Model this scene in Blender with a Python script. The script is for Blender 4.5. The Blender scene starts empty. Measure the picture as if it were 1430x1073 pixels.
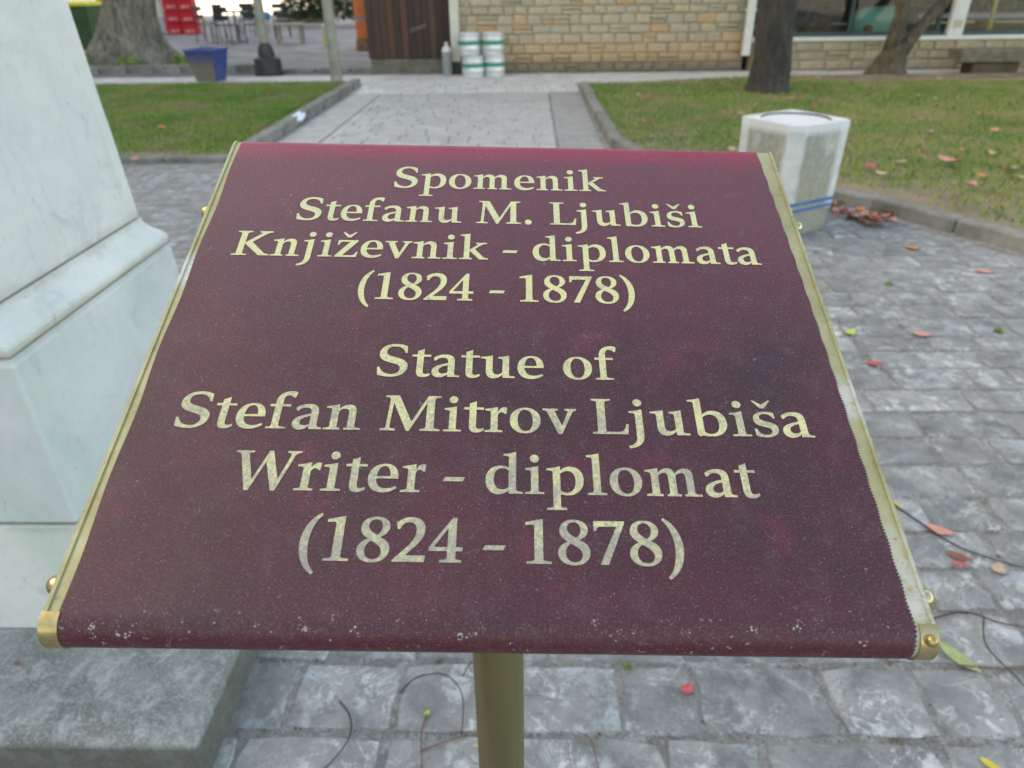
import bpy, math, random
import numpy as np
from mathutils import Vector, Matrix
from mathutils.geometry import tessellate_polygon
R = math.radians
random.seed(7)
rng = np.random.default_rng(7)
sc = bpy.context.scene
COL = sc.collection

# ------------------------------------------------------------------ camera
CAM_H = 1.45
cd = bpy.data.cameras.new('camera'); cam = bpy.data.objects.new('camera', cd); COL.objects.link(cam)
right = Vector((0.99968765, 0.02170677, -0.01238651))
down = Vector((-0.0000001, -0.49561526, -0.86854218))
fwd = Vector((-0.02499219, 0.86827088, -0.49546045))
mw = Matrix((( right.x, -down.x, -fwd.x, 0), (right.y, -down.y, -fwd.y, 0), (right.z, -down.z, -fwd.z, CAM_H), (0, 0, 0, 1)))
cam.matrix_world = mw
cd.sensor_fit = 'HORIZONTAL'; cd.sensor_width = 36.0; cd.lens = 36.0 * 1000 / 1430
cd.clip_start = 0.02; cd.clip_end = 1500
cd.dof.use_dof = True; cd.dof.focus_distance = 0.455; cd.dof.aperture_fstop = 10.5
sc.camera = cam
# ------------------------------------------------------------------ light
SUN_EL, SUN_AZ = 30.0, 278.0      # azimuth clockwise from +Y
w = bpy.data.worlds.new('World'); sc.world = w; w.use_nodes = True
nt = w.node_tree; bg = nt.nodes['Background']
sky = nt.nodes.new('ShaderNodeTexSky'); sky.sky_type = 'NISHITA'; sky.sun_disc = False
sky.sun_elevation = R(SUN_EL); sky.sun_rotation = R(SUN_AZ); sky.air_density = 1.0; sky.dust_density = 2.5; sky.ozone_density = 0.6
nt.links.new(sky.outputs[0], bg.inputs[0]); bg.inputs[1].default_value = 0.15
sd = bpy.data.lights.new('sun', 'SUN'); sd.energy = 4.0; sd.angle = R(0.5); sd.color = (1, .95, .86)
so = bpy.data.objects.new('sun', sd); COL.objects.link(so)
az = R(SUN_AZ); el = R(SUN_EL)
tosun = Vector((math.sin(az) * math.cos(el), math.cos(az) * math.cos(el), math.sin(el)))
so.rotation_euler = tosun.to_track_quat('Z', 'Y').to_euler(); so.location = (-30, 0, 40)
vs = sc.view_settings; vs.view_transform = 'Standard'; vs.look = 'None'; vs.gamma = 1; vs.use_curve_mapping = False
vs.exposure = 2.08
vs.use_white_balance = True; vs.white_balance_temperature = 9300; vs.white_balance_tint = 10

# ------------------------------------------------------------------ helpers
def link(o, parent=None):
    COL.objects.link(o)
    if parent is not None: o.parent = parent
    return o
def tag(o, label=None, cat=None, group=None, kind=None):
    if label: o['label'] = label
    if cat: o['category'] = cat
    if group: o['group'] = group
    if kind: o['kind'] = kind
    return o
def empty(name, loc=(0, 0, 0), rz=0, label=None, cat=None, group=None):
    o = bpy.data.objects.new(name, None); o.location = loc; o.rotation_euler = (0, 0, rz); o.empty_display_size = .1
    COL.objects.link(o); return tag(o, label, cat, group)

class MB:
    """collects geometry for one mesh object"""
    def __init__(s): s.v = []; s.f = []
    def add(s, vs_, fs):
        n = len(s.v); s.v += [tuple(p) for p in vs_]; s.f += [tuple(i + n for i in f) for f in fs]; return s
    def box(s, x0, x1, y0, y1, z0, z1):
        return s.add([(x0,y0,z0),(x1,y0,z0),(x1,y1,z0),(x0,y1,z0),(x0,y0,z1),(x1,y0,z1),(x1,y1,z1),(x0,y1,z1)],
                     [(0,3,2,1),(4,5,6,7),(0,1,5,4),(1,2,6,5),(2,3,7,6),(3,0,4,7)])
    def cbox(s, x0, x1, y0, y1, z0, z1, c):
        """box with chamfered top edges and vertical corners"""
        def ring(a, b, z):
            return [(x0+a,y0+b,z),(x1-a,y0+b,z),(x1-b,y0+a,z),(x1-b,y1-a,z),(x1-a,y1-b,z),(x0+a,y1-b,z),(x0+b,y1-a,z),(x0+b,y0+a,z)]
        rs = [ring(c, 0, z0), ring(c, 0, z1 - c), ring(c*1.4, c, z1)]
        return s.loft(rs, cap=True)
    def loft(s, rings, cap=True, closed=True):
        n = len(rings[0]); v = []; f = []
        for r in rings: v += list(r)
        for k in range(len(rings) - 1):
            for i in range(n if closed else n - 1):
                j = (i + 1) % n
                f.append((k*n+i, k*n+j, (k+1)*n+j, (k+1)*n+i))
        if cap:
            f.append(tuple(range(n-1, -1, -1))); f.append(tuple((len(rings)-1)*n + i for i in range(n)))
        return s.add(v, f)
    def lathe(s, prof, c=(0,0,0), n=24):
        rings = [[(c[0]+r*math.cos(2*math.pi*i/n), c[1]+r*math.sin(2*math.pi*i/n), c[2]+z) for i in range(n)] for r, z in prof]
        return s.loft(rings)
    def tube(s, pts, r, n=8):
        pts = [Vector(p) for p in pts]; rings = []
        for i, p in enumerate(pts):
            t = (pts[min(i+1, len(pts)-1)] - pts[max(i-1, 0)]).normalized()
            a = Vector((0,0,1)) if abs(t.z) < .9 else Vector((1,0,0))
            x = t.cross(a).normalized(); y = t.cross(x)
            rr = r[i] if isinstance(r, (list, tuple)) else r
            rings.append([p + x*rr*math.cos(2*math.pi*k/n) + y*rr*math.sin(2*math.pi*k/n) for k in range(n)])
        return s.loft(rings)
    def mesh(s, name):
        m = bpy.data.meshes.new(name); m.from_pydata(s.v, [], s.f); m.update(); return m
    def build(s, name, mat, parent=None, smooth=False, loc=None):
        m = s.mesh(name); m.materials.append(mat)
        if smooth is True: m.shade_smooth()
        elif smooth: set_smooth(m, smooth)
        o = bpy.data.objects.new(name, m)
        if loc: o.location = loc
        return link(o, parent)
def set_smooth(m, ang):
    m.shade_smooth()
    try: m.set_sharp_from_angle(angle=R(ang))
    except Exception: pass
def copy_tree(o, parent=None):
    kids = [c for c in COL.objects if c.parent == o]
    c = o.copy(); COL.objects.link(c); c.parent = parent
    for k in kids: copy_tree(k, c)
    return c

# ------------------------------------------------------------------ materials
class NT:
    def __init__(s, name):
        s.m = bpy.data.materials.new(name); s.m.use_nodes = True; s.t = s.m.node_tree
        s.b = s.t.nodes['Principled BSDF']; s.tc = s.t.nodes.new('ShaderNodeTexCoord')
    def n(s, typ, **kw):
        nd = s.t.nodes.new(typ)
        for k, v in kw.items(): setattr(nd, k, v)
        return nd
    def l(s, a, b): s.t.links.new(a, b)
    def co(s, which='Object', scale=(1,1,1)):
        mp = s.n('ShaderNodeMapping'); mp.inputs['Scale'].default_value = scale; s.l(s.tc.outputs[which], mp.inputs[0]); return mp.outputs[0]
    def noise(s, vec, scale, detail=5, rough=.6, dist=0.):
        nd = s.n('ShaderNodeTexNoise'); nd.inputs['Scale'].default_value = scale; nd.inputs['Detail'].default_value = detail
        nd.inputs['Roughness'].default_value = rough; nd.inputs['Distortion'].default_value = dist
        s.l(vec, nd.inputs['Vector']); return nd.outputs['Fac']
    def voro(s, vec, scale, feature='F1', rnd=1.):
        nd = s.n('ShaderNodeTexVoronoi', feature=feature); nd.inputs['Scale'].default_value = scale
        nd.inputs['Randomness'].default_value = rnd; s.l(vec, nd.inputs['Vector']); return nd
    def ramp(s, fac, stops):
        nd = s.n('ShaderNodeValToRGB'); e = nd.color_ramp.elements
        while len(e) < len(stops): e.new(.5)
        for i, (p, c) in enumerate(stops):
            e[i].position = p
            e[i].color = (c, c, c, 1) if isinstance(c, (int, float)) else (*c, 1)
        s.l(fac, nd.inputs[0]); return nd.outputs[0]
    def mix(s, fac, a, b, mode='MIX'):
        nd = s.n('ShaderNodeMix', data_type='RGBA', blend_type=mode)
        def put(v, sock):
            if isinstance(v, (int, float)): sock.default_value = v if sock.type == 'VALUE' else (v, v, v, 1)
            elif isinstance(v, tuple): sock.default_value = (*v, 1)
            else: s.l(v, sock)
        put(fac, nd.inputs[0]); put(a, nd.inputs[6]); put(b, nd.inputs[7]); return nd.outputs[2]
    def math(s, op, a, b=0.):
        nd = s.n('ShaderNodeMath', operation=op)
        for v, k in ((a, 0), (b, 1)):
            if isinstance(v, (int, float)): nd.inputs[k].default_value = v
            else: s.l(v, nd.inputs[k])
        return nd.outputs[0]
    def sep(s, vec):
        nd = s.n('ShaderNodeSeparateXYZ'); s.l(vec, nd.inputs[0]); return nd.outputs
    def bump(s, h, strength=.3, dist=.01, prev=None):
        nd = s.n('ShaderNodeBump'); nd.inputs['Strength'].default_value = strength; nd.inputs['Distance'].default_value = dist
        s.l(h, nd.inputs['Height'])
        if prev: s.l(prev, nd.inputs['Normal'])
        return nd.outputs[0]
    def rand(s):
        return s.n('ShaderNodeObjectInfo').outputs['Random']
    def done(s, color=None, rough=None, metal=None, normal=None, spec=None, coat=None):
        def put(v, name):
            if v is None: return
            k = s.b.inputs[name]
            if isinstance(v, (int, float)): k.default_value = v
            elif isinstance(v, tuple): k.default_value = (*v, 1)
            else: s.l(v, k)
        put(color, 'Base Color'); put(rough, 'Roughness'); put(metal, 'Metallic'); put(normal, 'Normal'); put(spec, 'Specular IOR Level'); put(coat, 'Coat Weight')
        return s.m

def two(name, a, b, scale=6, rough=.7, lo=.35, hi=.65, bump=.0, bscale=None, metal=0., coord='Object', detail=6, vary=0., bdist=.01, spec=None):
    t = NT(name); v = t.co(coord)
    c = t.mix(t.ramp(t.noise(v, scale, detail), [(lo, 0.), (hi, 1.)]), a, b)
    if vary:
        f = t.math('ADD', t.math('MULTIPLY', t.rand(), 2 * vary), 1 - vary)
        c = t.mix(1., c, f, 'MULTIPLY')
    nm = t.bump(t.noise(v, bscale or scale * 4, 8, .65), bump, bdist) if bump else None
    return t.done(c, rough, metal, nm, spec)

M = {}
# worn maroon film
t = NT('maroon_film'); v = t.co(); s_ = t.sep(v)
base = t.mix(t.ramp(t.noise(v, 9, 4, .6), [(.35, 0.), (.7, 1.)]), (.072, .013, .023), (.032, .011, .017))
red = t.ramp(t.noise(v, 26, 3, .5), [(.60, 0.), (.74, 1.)])
base = t.mix(t.math('MULTIPLY', red, .30), base, (.215, .022, .06))
base = t.mix(t.math('MULTIPLY', t.ramp(t.math('ADD', s_[1], t.math('MULTIPLY', t.noise(v, 7, 3), .08)), [(-.06, 0.), (.20, 1.)]), .70), base, (.160, .045, .068))  # lighter upper half: sky reflection painted into the base colour
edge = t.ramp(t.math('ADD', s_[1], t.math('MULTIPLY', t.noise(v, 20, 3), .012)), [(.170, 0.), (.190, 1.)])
base = t.mix(t.math('MULTIPLY', edge, .9), base, (.30, .022, .060))  # brighter light on the curving top edge painted in as red
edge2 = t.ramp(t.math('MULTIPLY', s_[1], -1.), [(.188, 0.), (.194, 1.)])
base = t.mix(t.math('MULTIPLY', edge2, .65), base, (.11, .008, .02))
band = t.ramp(t.math('MULTIPLY', s_[1], -1.), [(.180, 0.), (.1825, 1.)])
base = t.mix(t.math('MULTIPLY', band, .22), base, (.05, .012, .025))  # shading below the lower fold painted as a darker band
grey = t.ramp(t.noise(v, 60, 8, .75), [(.50, 0.), (.72, 1.)])
base = t.mix(t.math('MULTIPLY', grey, .45), base, (.095, .062, .075))
fine = t.noise(v, 900, 3, .7); base = t.mix(t.math('MULTIPLY', t.ramp(fine, [(.5, 0.), (.75, 1.)]), .38), base, (.24, .15, .18)); base = t.mix(t.math('MULTIPLY', t.ramp(fine, [(.25, 1.), (.5, 0.)]), .5), base, (.025, .01, .016))
dk = t.ramp(t.voro(v, 260).outputs['Distance'], [(.045, 1.), (.10, 0.)]); dsel = t.ramp(t.noise(v, 90, 2), [(.52, 0.), (.6, 1.)])
base = t.mix(t.math('MULTIPLY', t.math('MULTIPLY', dk, dsel), .7), base, (.03, .015, .02))
def specks(vscale, size, sel_scale, lo, strength, col, wmask=None):
    global base
    a = t.ramp(t.voro(v, vscale).outputs['Distance'], [(size, 1.), (size * 1.7, 0.)])
    b = t.ramp(t.noise(v, sel_scale, 3, .7), [(lo, 0.), (lo + .04, 1.)])
    k = t.math('MULTIPLY', t.math('MULTIPLY', a, b), strength)
    if wmask is not None: k = t.math('MULTIPLY', k, wmask)
    base = t.mix(k, base, col)
specks(900, .17, 200, .555, .45, (.34, .26, .31))
specks(420, .075, 130, .56, .75, (.5, .42, .47))
specks(620, .27, 150, .585, .9, (.36, .39, .36), t.ramp(t.math('ABSOLUTE', t.math('ADD', s_[1], .1895)), [(.0055, 1.), (.0085, 0.)]))
# hairline scratches: thin level sets of a stretched noise
scr = t.ramp(t.math('ABSOLUTE', t.math('SUBTRACT', t.noise(v, 34, 3, .6, .8), .5)), [(.0, 1.), (.0030, 0.)])
ssel = t.ramp(t.noise(v, 55, 3), [(.60, 0.), (.66, 1.)])
base = t.mix(t.math('MULTIPLY', t.math('MULTIPLY', scr, ssel), .45), base, (.45, .33, .40))
mp_ = t.n('ShaderNodeMapping'); mp_.inputs['Rotation'].default_value = (0, 0, R(-38)); mp_.inputs['Scale'].default_value = (1, 1, 1); t.l(t.tc.outputs['Object'], mp_.inputs[0]); mq_ = t.n('ShaderNodeMapping'); mq_.inputs['Scale'].default_value = (14, 420, 1); t.l(mp_.outputs[0], mq_.inputs[0])
sl_ = t.ramp(t.noise(mq_.outputs[0], 1., 2, .5), [(.735, 0.), (.76, 1.)]); sm_ = t.ramp(t.noise(v, 17, 3), [(.52, 0.), (.6, 1.)]); base = t.mix(t.math('MULTIPLY', t.math('MULTIPLY', sl_, sm_), .3), base, (.30, .20, .26))
wv = t.n('ShaderNodeTexWave', bands_direction='Y'); wv.inputs['Scale'].default_value = 380; wv.inputs['Distortion'].default_value = .4; wv.inputs['Detail'].default_value = 1
t.l(v, wv.inputs['Vector'])
nb = t.bump(wv.outputs['Fac'], .12, .0003); nb = t.bump(t.noise(v, 500, 4), .25, .0005, nb)
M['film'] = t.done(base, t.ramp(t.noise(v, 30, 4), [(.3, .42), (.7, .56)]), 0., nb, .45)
# cream-gold lettering with worn, purple-grey patches
t = NT('gold_lettering'); v = t.co(); s_ = t.sep(v)
wear = t.noise(v, 420, 8, .85); big = t.noise(v, 36, 4, .6)
low = t.ramp(t.math('MULTIPLY', s_[1], -1.), [(0., .0), (.03, .06), (.16, .20)])
lev = t.math('ADD', t.math('ADD', t.math('MULTIPLY', wear, .68), t.math('MULTIPLY', big, .32)), t.math('MULTIPLY', low, .55))
k = t.ramp(lev, [(.505, 0.), (.605, .7), (.685, .95)])
c = t.mix(k, (.60, .60, .31), (.24, .235, .235))
sp = t.ramp(t.noise(v, 600, 3, .8), [(.56, 0.), (.68, 1.)])
c = t.mix(t.math('MULTIPLY', sp, .55), c, (.13, .15, .11))
c = t.mix(t.math('MULTIPLY', t.ramp(s_[1], [(.02, 0.), (.13, 1.)]), .25), c, (.52, .60, .42))
M['letter'] = t.done(c, .5, 0., t.bump(t.noise(v, 700, 3), .2, .0004), .4)
# peeling brass strip
t = NT('aged_brass'); v = t.co(); s_ = t.sep(v)
a = t.mix(t.ramp(t.noise(v, 28, 5, .6), [(.35, 0.), (.65, 1.)]), (.29, .28, .14), (.40, .39, .23))
rt = t.ramp(s_[0], [(.10, 0.), (.12, 1.)])
p1 = t.ramp(t.math('ABSOLUTE', t.math('ADD', s_[1], .050)), [(.010, 1.), (.018, 0.)])
p2 = t.ramp(t.math('MULTIPLY', s_[1], -1.), [(.120, 0.), (.165, 1.)])
p3 = t.ramp(t.noise(t.co('Object', (1, .2, 1)), 80, 3, .6), [(.60, 0.), (.66, .8)])
pm = t.math('MULTIPLY', t.math('MULTIPLY', t.math('MAXIMUM', t.math('MAXIMUM', p1, p2), p3), rt), t.ramp(t.noise(v, 120, 4, .6), [(.38, .1), (.52, 1.)]))
a = t.mix(t.math('MULTIPLY', pm, .85), a, (.52, .54, .50))
lp_ = t.math('MULTIPLY', t.ramp(t.math('ABSOLUTE', t.math('SUBTRACT', s_[1], .045)), [(.008, 1.), (.02, 0.)]), t.math('SUBTRACT', 1., rt)); a = t.mix(t.math('MULTIPLY', lp_, .6), a, (.55, .60, .62))
a = t.mix(t.math('MULTIPLY', t.ramp(t.noise(v, 240, 5, .7), [(.58, 0.), (.68, 1.)]), .55), a, (.15, .11, .05))
M['brass'] = t.done(a, t.ramp(t.noise(v, 60, 4), [(.3, .36), (.7, .55)]), .25, t.bump(t.noise(v, 300, 4), .25, .0006))
M['brass_cap'] = two('polished_brass', (.36, .28, .11), (.50, .43, .24), 60, .28, bump=.2, bscale=150, metal=.8, bdist=.0008)
t = NT('pole_brass'); v = t.co('Object', (1, 1, .05))
a = t.mix(t.ramp(t.noise(v, 60, 5), [(.3, 0.), (.7, 1.)]), (.155, .135, .065), (.235, .205, .105))
M['pole'] = t.done(a, .42, .55, t.bump(t.noise(v, 300, 3), .1, .0005))
M['bolt'] = two('bolt_metal', (.42, .36, .20), (.62, .55, .36), 300, .25, metal=.85)
# marble
def marble(name, a, b, stain, rough=.55):
    t = NT(name); v = t.co()
    c = t.mix(t.ramp(t.noise(v, 3.2, 7, .62, .4), [(.3, 0.), (.7, 1.)]), a, b)
    g = t.ramp(t.noise(t.co('Object', (1, 1, .35)), 4.2, 4, .5), [(.56, 0.), (.70, 1.)])
    c = t.mix(t.math('MULTIPLY', g, .55), c, (.43, .60, .49))
    p = t.ramp(t.noise(v, 2.6, 4, .5), [(.60, 0.), (.72, 1.)]); c = t.mix(t.math('MULTIPLY', p, .3), c, (.62, .56, .52))
    st = t.ramp(t.noise(t.co('Object', (1, 1, .30)), 17, 6, .75), [(.62, 0.), (.70, 1.)])
    c = t.mix(t.math('MULTIPLY', st, stain), c, (.16, .18, .14))
    mott = t.ramp(t.noise(v, 42, 6, .75), [(.50, 0.), (.75, 1.)]); c = t.mix(t.math('MULTIPLY', mott, .28), c, (.38, .43, .43)); fl = t.ramp(t.noise(v, 9, 8, .75, .8), [(.56, 0.), (.66, 1.)]); c = t.mix(t.math('MULTIPLY', fl, .42), c, (.38, .43, .45)); sp = t.ramp(t.voro(v, 34).outputs['Distance'], [(.06, 1.), (.11, 0.)]); c = t.mix(t.math('MULTIPLY', t.math('MULTIPLY', sp, t.ramp(t.noise(v, 12, 2), [(.58, 0.), (.62, 1.)])), .6), c, (.2, .22, .2))
    zz = t.sep(v)[2]; nz = t.math('MULTIPLY', t.noise(v, 11, 5, .7), .05)
    for z0 in (.435, .835, .915):
        k = t.ramp(t.math('ABSOLUTE', t.math('SUBTRACT', t.math('ADD', zz, nz), z0 + .025)), [(.0, 1.), (.022, 0.)])
        c = t.mix(t.math('MULTIPLY', k, .42), c, (.36, .33, .26))
    run = t.ramp(t.noise(t.co('Object', (1, 1, .06)), 26, 4, .6), [(.60, 0.), (.72, 1.)]); c = t.mix(t.math('MULTIPLY', run, .22), c, (.35, .42, .36))
    return t.done(c, rough, 0., t.bump(t.noise(v, 170, 7, .75), .35, .003), .35)
M['marble'] = marble('white_marble', (.57, .62, .62), (.74, .76, .75), .5)
M['marble_b'] = marble('veined_marble', (.50, .56, .58), (.66, .70, .71), .75)
t = NT('grey_step_stone'); v = t.co()
c = t.mix(t.ramp(t.noise(v, 7, 8, .75), [(.36, 0.), (.62, 1.)]), (.13, .142, .135), (.24, .265, .26))
c = t.mix(t.ramp(t.noise(v, 16, 7, .8, .5), [(.50, 0.), (.60, .7)]), c, (.40, .44, .45)); c = t.mix(t.ramp(t.noise(v, 11, 6, .7), [(.56, 0.), (.68, .7)]), c, (.13, .125, .10))
c = t.mix(t.ramp(t.noise(v, 150, 7, .85), [(.50, 0.), (.64, .9)]), c, (.44, .49, .49))
c = t.mix(t.ramp(t.noise(v, 210, 5, .8), [(.58, 0.), (.70, .85)]), c, (.07, .08, .075))
z_ = t.sep(v)[2]; c = t.mix(t.math('MULTIPLY', t.ramp(t.math('ADD', z_, t.math('MULTIPLY', t.noise(v, 25, 5), .012)), [(.096, 1.), (.104, 0.)]), .7), c, (.095, .095, .08))  # shade of the upright faces painted into the colour below the top
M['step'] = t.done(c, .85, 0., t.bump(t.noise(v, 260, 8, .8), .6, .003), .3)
# paving stone: limestone setts, dull blue grey with pale pitted patches and veins
def paving(name, dark, mid, pale, scale=1., amt=1., dist=.35):
    t = NT(name); mp = t.co('Generated')
    tc = t.tc.outputs['Object']; ad = t.n('ShaderNodeVectorMath', operation='ADD'); t.l(tc, ad.inputs[0])
    cm = t.n('ShaderNodeCombineXYZ'); r_ = t.rand(); t.l(t.math('MULTIPLY', r_, 37.), cm.inputs[0]); t.l(t.math('MULTIPLY', r_, 91.), cm.inputs[1]); t.l(cm.outputs[0], ad.inputs[1])
    v = ad.outputs[0]
    c = t.mix(t.ramp(t.noise(v, 9*scale, 7, .68, .5), [(.34, 0.), (.62, 1.)]), dark, mid)
    pt = t.ramp(t.noise(v, 15*scale, 9, .78, dist), [(.52, 0.), (.59, 1.)])
    sel = t.ramp(t.noise(v, 4.5*scale, 3), [(.42, .1), (.62, 1.)])
    c = t.mix(t.math('MULTIPLY', t.math('MULTIPLY', pt, sel), .8*amt), c, pale)
    vein = t.ramp(t.math('ABSOLUTE', t.math('SUBTRACT', t.noise(v, 6*scale, 4, .6, 1.3), .5)), [(.0, 1.), (.012, 0.)])
    c = t.mix(t.math('MULTIPLY', t.math('MULTIPLY', vein, sel), .7*amt), c, pale)
    pk = t.ramp(t.noise(v, 3*scale, 3), [(.5, 0.), (.7, 1.)]); c = t.mix(t.math('MULTIPLY', pk, .35), c, (.29, .26, .25)); bl = t.ramp(t.noise(v, 5*scale, 6, .7), [(.55, 0.), (.66, .7)]); c = t.mix(bl, c, (.32, .37, .41)); dkk = t.ramp(t.noise(v, 21*scale, 7, .8), [(.58, 0.), (.66, .8)]); c = t.mix(dkk, c, (.10, .105, .10))
    sp = t.ramp(t.noise(v, 110*scale, 5, .8), [(.52, 0.), (.70, 1.)]); c = t.mix(t.math('MULTIPLY', sp, .5), c, (.08, .09, .09))
    sp = t.ramp(t.noise(v, 75*scale, 5, .8), [(.60, 0.), (.70, 1.)]); c = t.mix(t.math('MULTIPLY', sp, .6), c, pale)
    f = t.math('ADD', t.math('MULTIPLY', r_, .44), .94); c = t.mix(1., c, f, 'MULTIPLY')
    hgt = t.math('ADD', t.noise(v, 16*scale, 6, .7), t.math('MULTIPLY', t.noise(v, 140*scale, 5, .7), .3))
    return t.done(c, t.ramp(t.noise(v, 20, 4), [(.3, .45), (.7, .75)]), 0., t.bump(hgt, .8, .012), .5)
M['paver'] = paving('limestone_paver', (.118, .130, .132), (.245, .256, .252), (.50, .535, .53), 1.0, 1.15)
M['slab'] = paving('pale_slab', (.37, .38, .37), (.48, .49, .48), (.58, .60, .59), .5, .8)
M['slab_dark'] = paving('grey_slab', (.25, .255, .25), (.34, .345, .34), (.45, .46, .45), .6, .8)
t = NT('joint_bed'); v = t.co()
c = t.mix(t.ramp(t.noise(v, 5, 6, .6), [(.35, 0.), (.65, 1.)]), (.19, .193, .182), (.29, .296, .282))
c = t.mix(t.ramp(t.noise(v, 9, 6, .8), [(.50, 0.), (.56, .9)]), c, (.36, .385, .38))
c = t.mix(t.ramp(t.noise(v, 7, 5, .7), [(.60, 0.), (.66, .9)]), c, (.12, .08, .045))
c = t.mix(t.math('MULTIPLY', t.ramp(t.noise(v, 130, 5, .8), [(.5, 0.), (.65, 1.)]), .7), c, (.055, .045, .035))
M['joint'] = t.done(c, .95, 0., t.bump(t.noise(v, 140, 6, .8), .8, .006))
M['gravel'] = two('courtyard_gravel', (.20, .195, .195), (.34, .33, .335), 1.4, .95, bump=.6, bscale=60, bdist=.02)
M['soil'] = two('bare_soil', (.17, .14, .09), (.27, .22, .15), 3, .95, bump=.6, bscale=40, bdist=.02)
M['strip'] = two('pale_pavement', (.50, .49, .48), (.64, .63, .61), 2.5, .85, bump=.3, bscale=30)
M['far_ground'] = two('sunlit_paving', (.50, .49, .46), (.62, .61, .58), .4, .8)
t = NT('grass_blades'); v = t.co()
c = t.mix(t.ramp(t.noise(v, .9, 4, .6), [(.38, 0.), (.62, 1.)]), (.12, .27, .058), (.26, .35, .085))
c = t.mix(t.ramp(t.noise(v, 40, 2, .6), [(.3, 0.), (.7, 1.)]), c, t.mix(.6, c, (.21, .30, .08)))
c = t.mix(t.ramp(t.noise(v, 1.5, 7, .75), [(.48, 0.), (.62, .8)]), c, (.38, .31, .17))
M['grass'] = t.done(c, .7, 0., None, .3)
M['kerb'] = two('kerb_stone', (.15, .15, .135), (.27, .27, .25), 7, .9, bump=.5, bscale=50, vary=.15, bdist=.008)
def bark(name, a, b, sc_=5):
    t = NT(name); v = t.co('Object', (1, 1, .28))
    n_ = t.noise(v, sc_*3, 8, .75, .4)
    c = t.mix(t.ramp(n_, [(.40, 0.), (.58, 1.)]), a, b)
    c = t.mix(t.ramp(t.noise(t.co('Object', (1, 1, .5)), sc_*1.1, 6, .7, .6), [(.47, 0.), (.60, .6)]), c, tuple(x*.35 for x in b))
    c = t.mix(t.math('MULTIPLY', t.ramp(t.noise(t.co(), 2.2, 4), [(.5, 0.), (.7, 1.)]), .4), c, tuple(x*1.5 for x in b))
    return t.done(c, .92, 0., t.bump(n_, 1., .07))
M['bark_dark'] = bark('dark_bark', (.045, .042, .036), (.10, .092, .08))
M['bark_plane'] = bark('plane_bark', (.12, .112, .09), (.36, .335, .27), 4)
M['bark_mid'] = bark('brown_bark', (.09, .075, .05), (.20, .17, .12), 6)
M['foliage'] = two('tree_leaf', (.035, .075, .018), (.085, .14, .035), 2, .6)
M['shrub_leaf'] = two('shrub_leaf', (.06, .13, .025), (.28, .30, .05), 3, .6)
M['hedge'] = two('hedge_leaf', (.02, .05, .018), (.06, .10, .03), 2, .6)
# warm limestone blocks
t = NT('warm_limestone_block'); v = t.co(); r_ = t.rand()
c = t.ramp(r_, [(0., (.45, .41, .31)), (.35, (.58, .49, .34)), (.65, (.50, .44, .33)), (.9, (.62, .50, .32)), (.985, (.62, .36, .17))])
wn = t.sep(t.n('ShaderNodeNewGeometry').outputs['Position'])[2]
low = t.ramp(t.math('ADD', wn, t.math('MULTIPLY', t.noise(v, 1.4, 4), .35)), [(.50, 1.), (.80, 0.)])
c = t.mix(t.math('MULTIPLY', low, .72), c, (.62, .38, .18))
dark_foot = t.ramp(t.math('ADD', wn, t.math('MULTIPLY', t.noise(v, 2.2, 5, .7), .25)), [(.21, 1.), (.40, 0.)])
c = t.mix(t.math('MULTIPLY', dark_foot, .80), c, (.14, .115, .09))  # stones darker towards the foot of the wall
c = t.mix(t.math('MULTIPLY', t.ramp(t.noise(v, 7, 7, .7), [(.4, 0.), (.7, 1.)]), .55), c, (.32, .29, .23))
M['wall_stone'] = t.done(c, .9, 0., t.bump(t.noise(v, 25, 7, .7), .5, .015))
t = NT('terrace_stone'); v = t.co(); r_ = t.rand()
c = t.ramp(r_, [(0., (.42, .36, .26)), (.4, (.50, .42, .28)), (.8, (.46, .36, .23)), (1., (.54, .42, .24))])
c = t.mix(t.math('MULTIPLY', t.ramp(t.noise(v, 7, 7, .7), [(.45, 0.), (.65, 1.)]), .6), c, (.26, .22, .16))
M['terrace_stone'] = t.done(c, .9, 0., t.bump(t.noise(v, 25, 7, .7), .5, .015))
M['mortar'] = two('wall_mortar', (.42, .36, .25), (.52, .46, .34), 9, .95, bump=.5, bscale=60)
M['white_paint'] = two('white_paint', (.66, .68, .64), (.78, .80, .77), 6, .5, lo=.3, hi=.7)
M['cream_paint'] = two('cream_paint', (.58, .57, .48), (.70, .69, .61), 4, .5)
t = NT('shed_board'); v = t.co('Object', (1, 1, .12)); r_ = t.rand()
c = t.ramp(r_, [(0., (.035, .025, .022)), (.5, (.055, .034, .028)), (.9, (.13, .055, .035)), (1., (.10, .065, .045))])
c = t.mix(t.math('MULTIPLY', t.ramp(t.noise(v, 22, 5), [(.4, 0.), (.7, 1.)]), .5), c, (.09, .06, .045))
M['board'] = t.done(c, .7, 0., t.bump(t.noise(v, 60, 4), .3, .004))
M['steel'] = two('keg_steel', (.62, .65, .68), (.78, .80, .82), 12, .35, metal=.45, bump=.1)
M['green_band'] = two('green_band', (.0, .24, .16), (.01, .32, .22), 12, .45)
M['grey_paint'] = two('grey_cylinder_paint', (.26, .28, .29), (.34, .36, .37), 9, .45)
M['blue_paint'] = two('blue_planter_paint', (.035, .075, .25), (.05, .10, .31), 5, .5)
t = NT('planter_front'); v = t.co(); z_ = t.sep(v)[2]
fz = t.ramp(t.math('ADD', z_, t.math('MULTIPLY', t.noise(v, 6, 4), .15)), [(.30, 0.), (.52, 1.)])
c = t.mix(fz, (.17, .15, .12), (.03, .055, .22)); M['blue_worn'] = t.done(c, .6)
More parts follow.
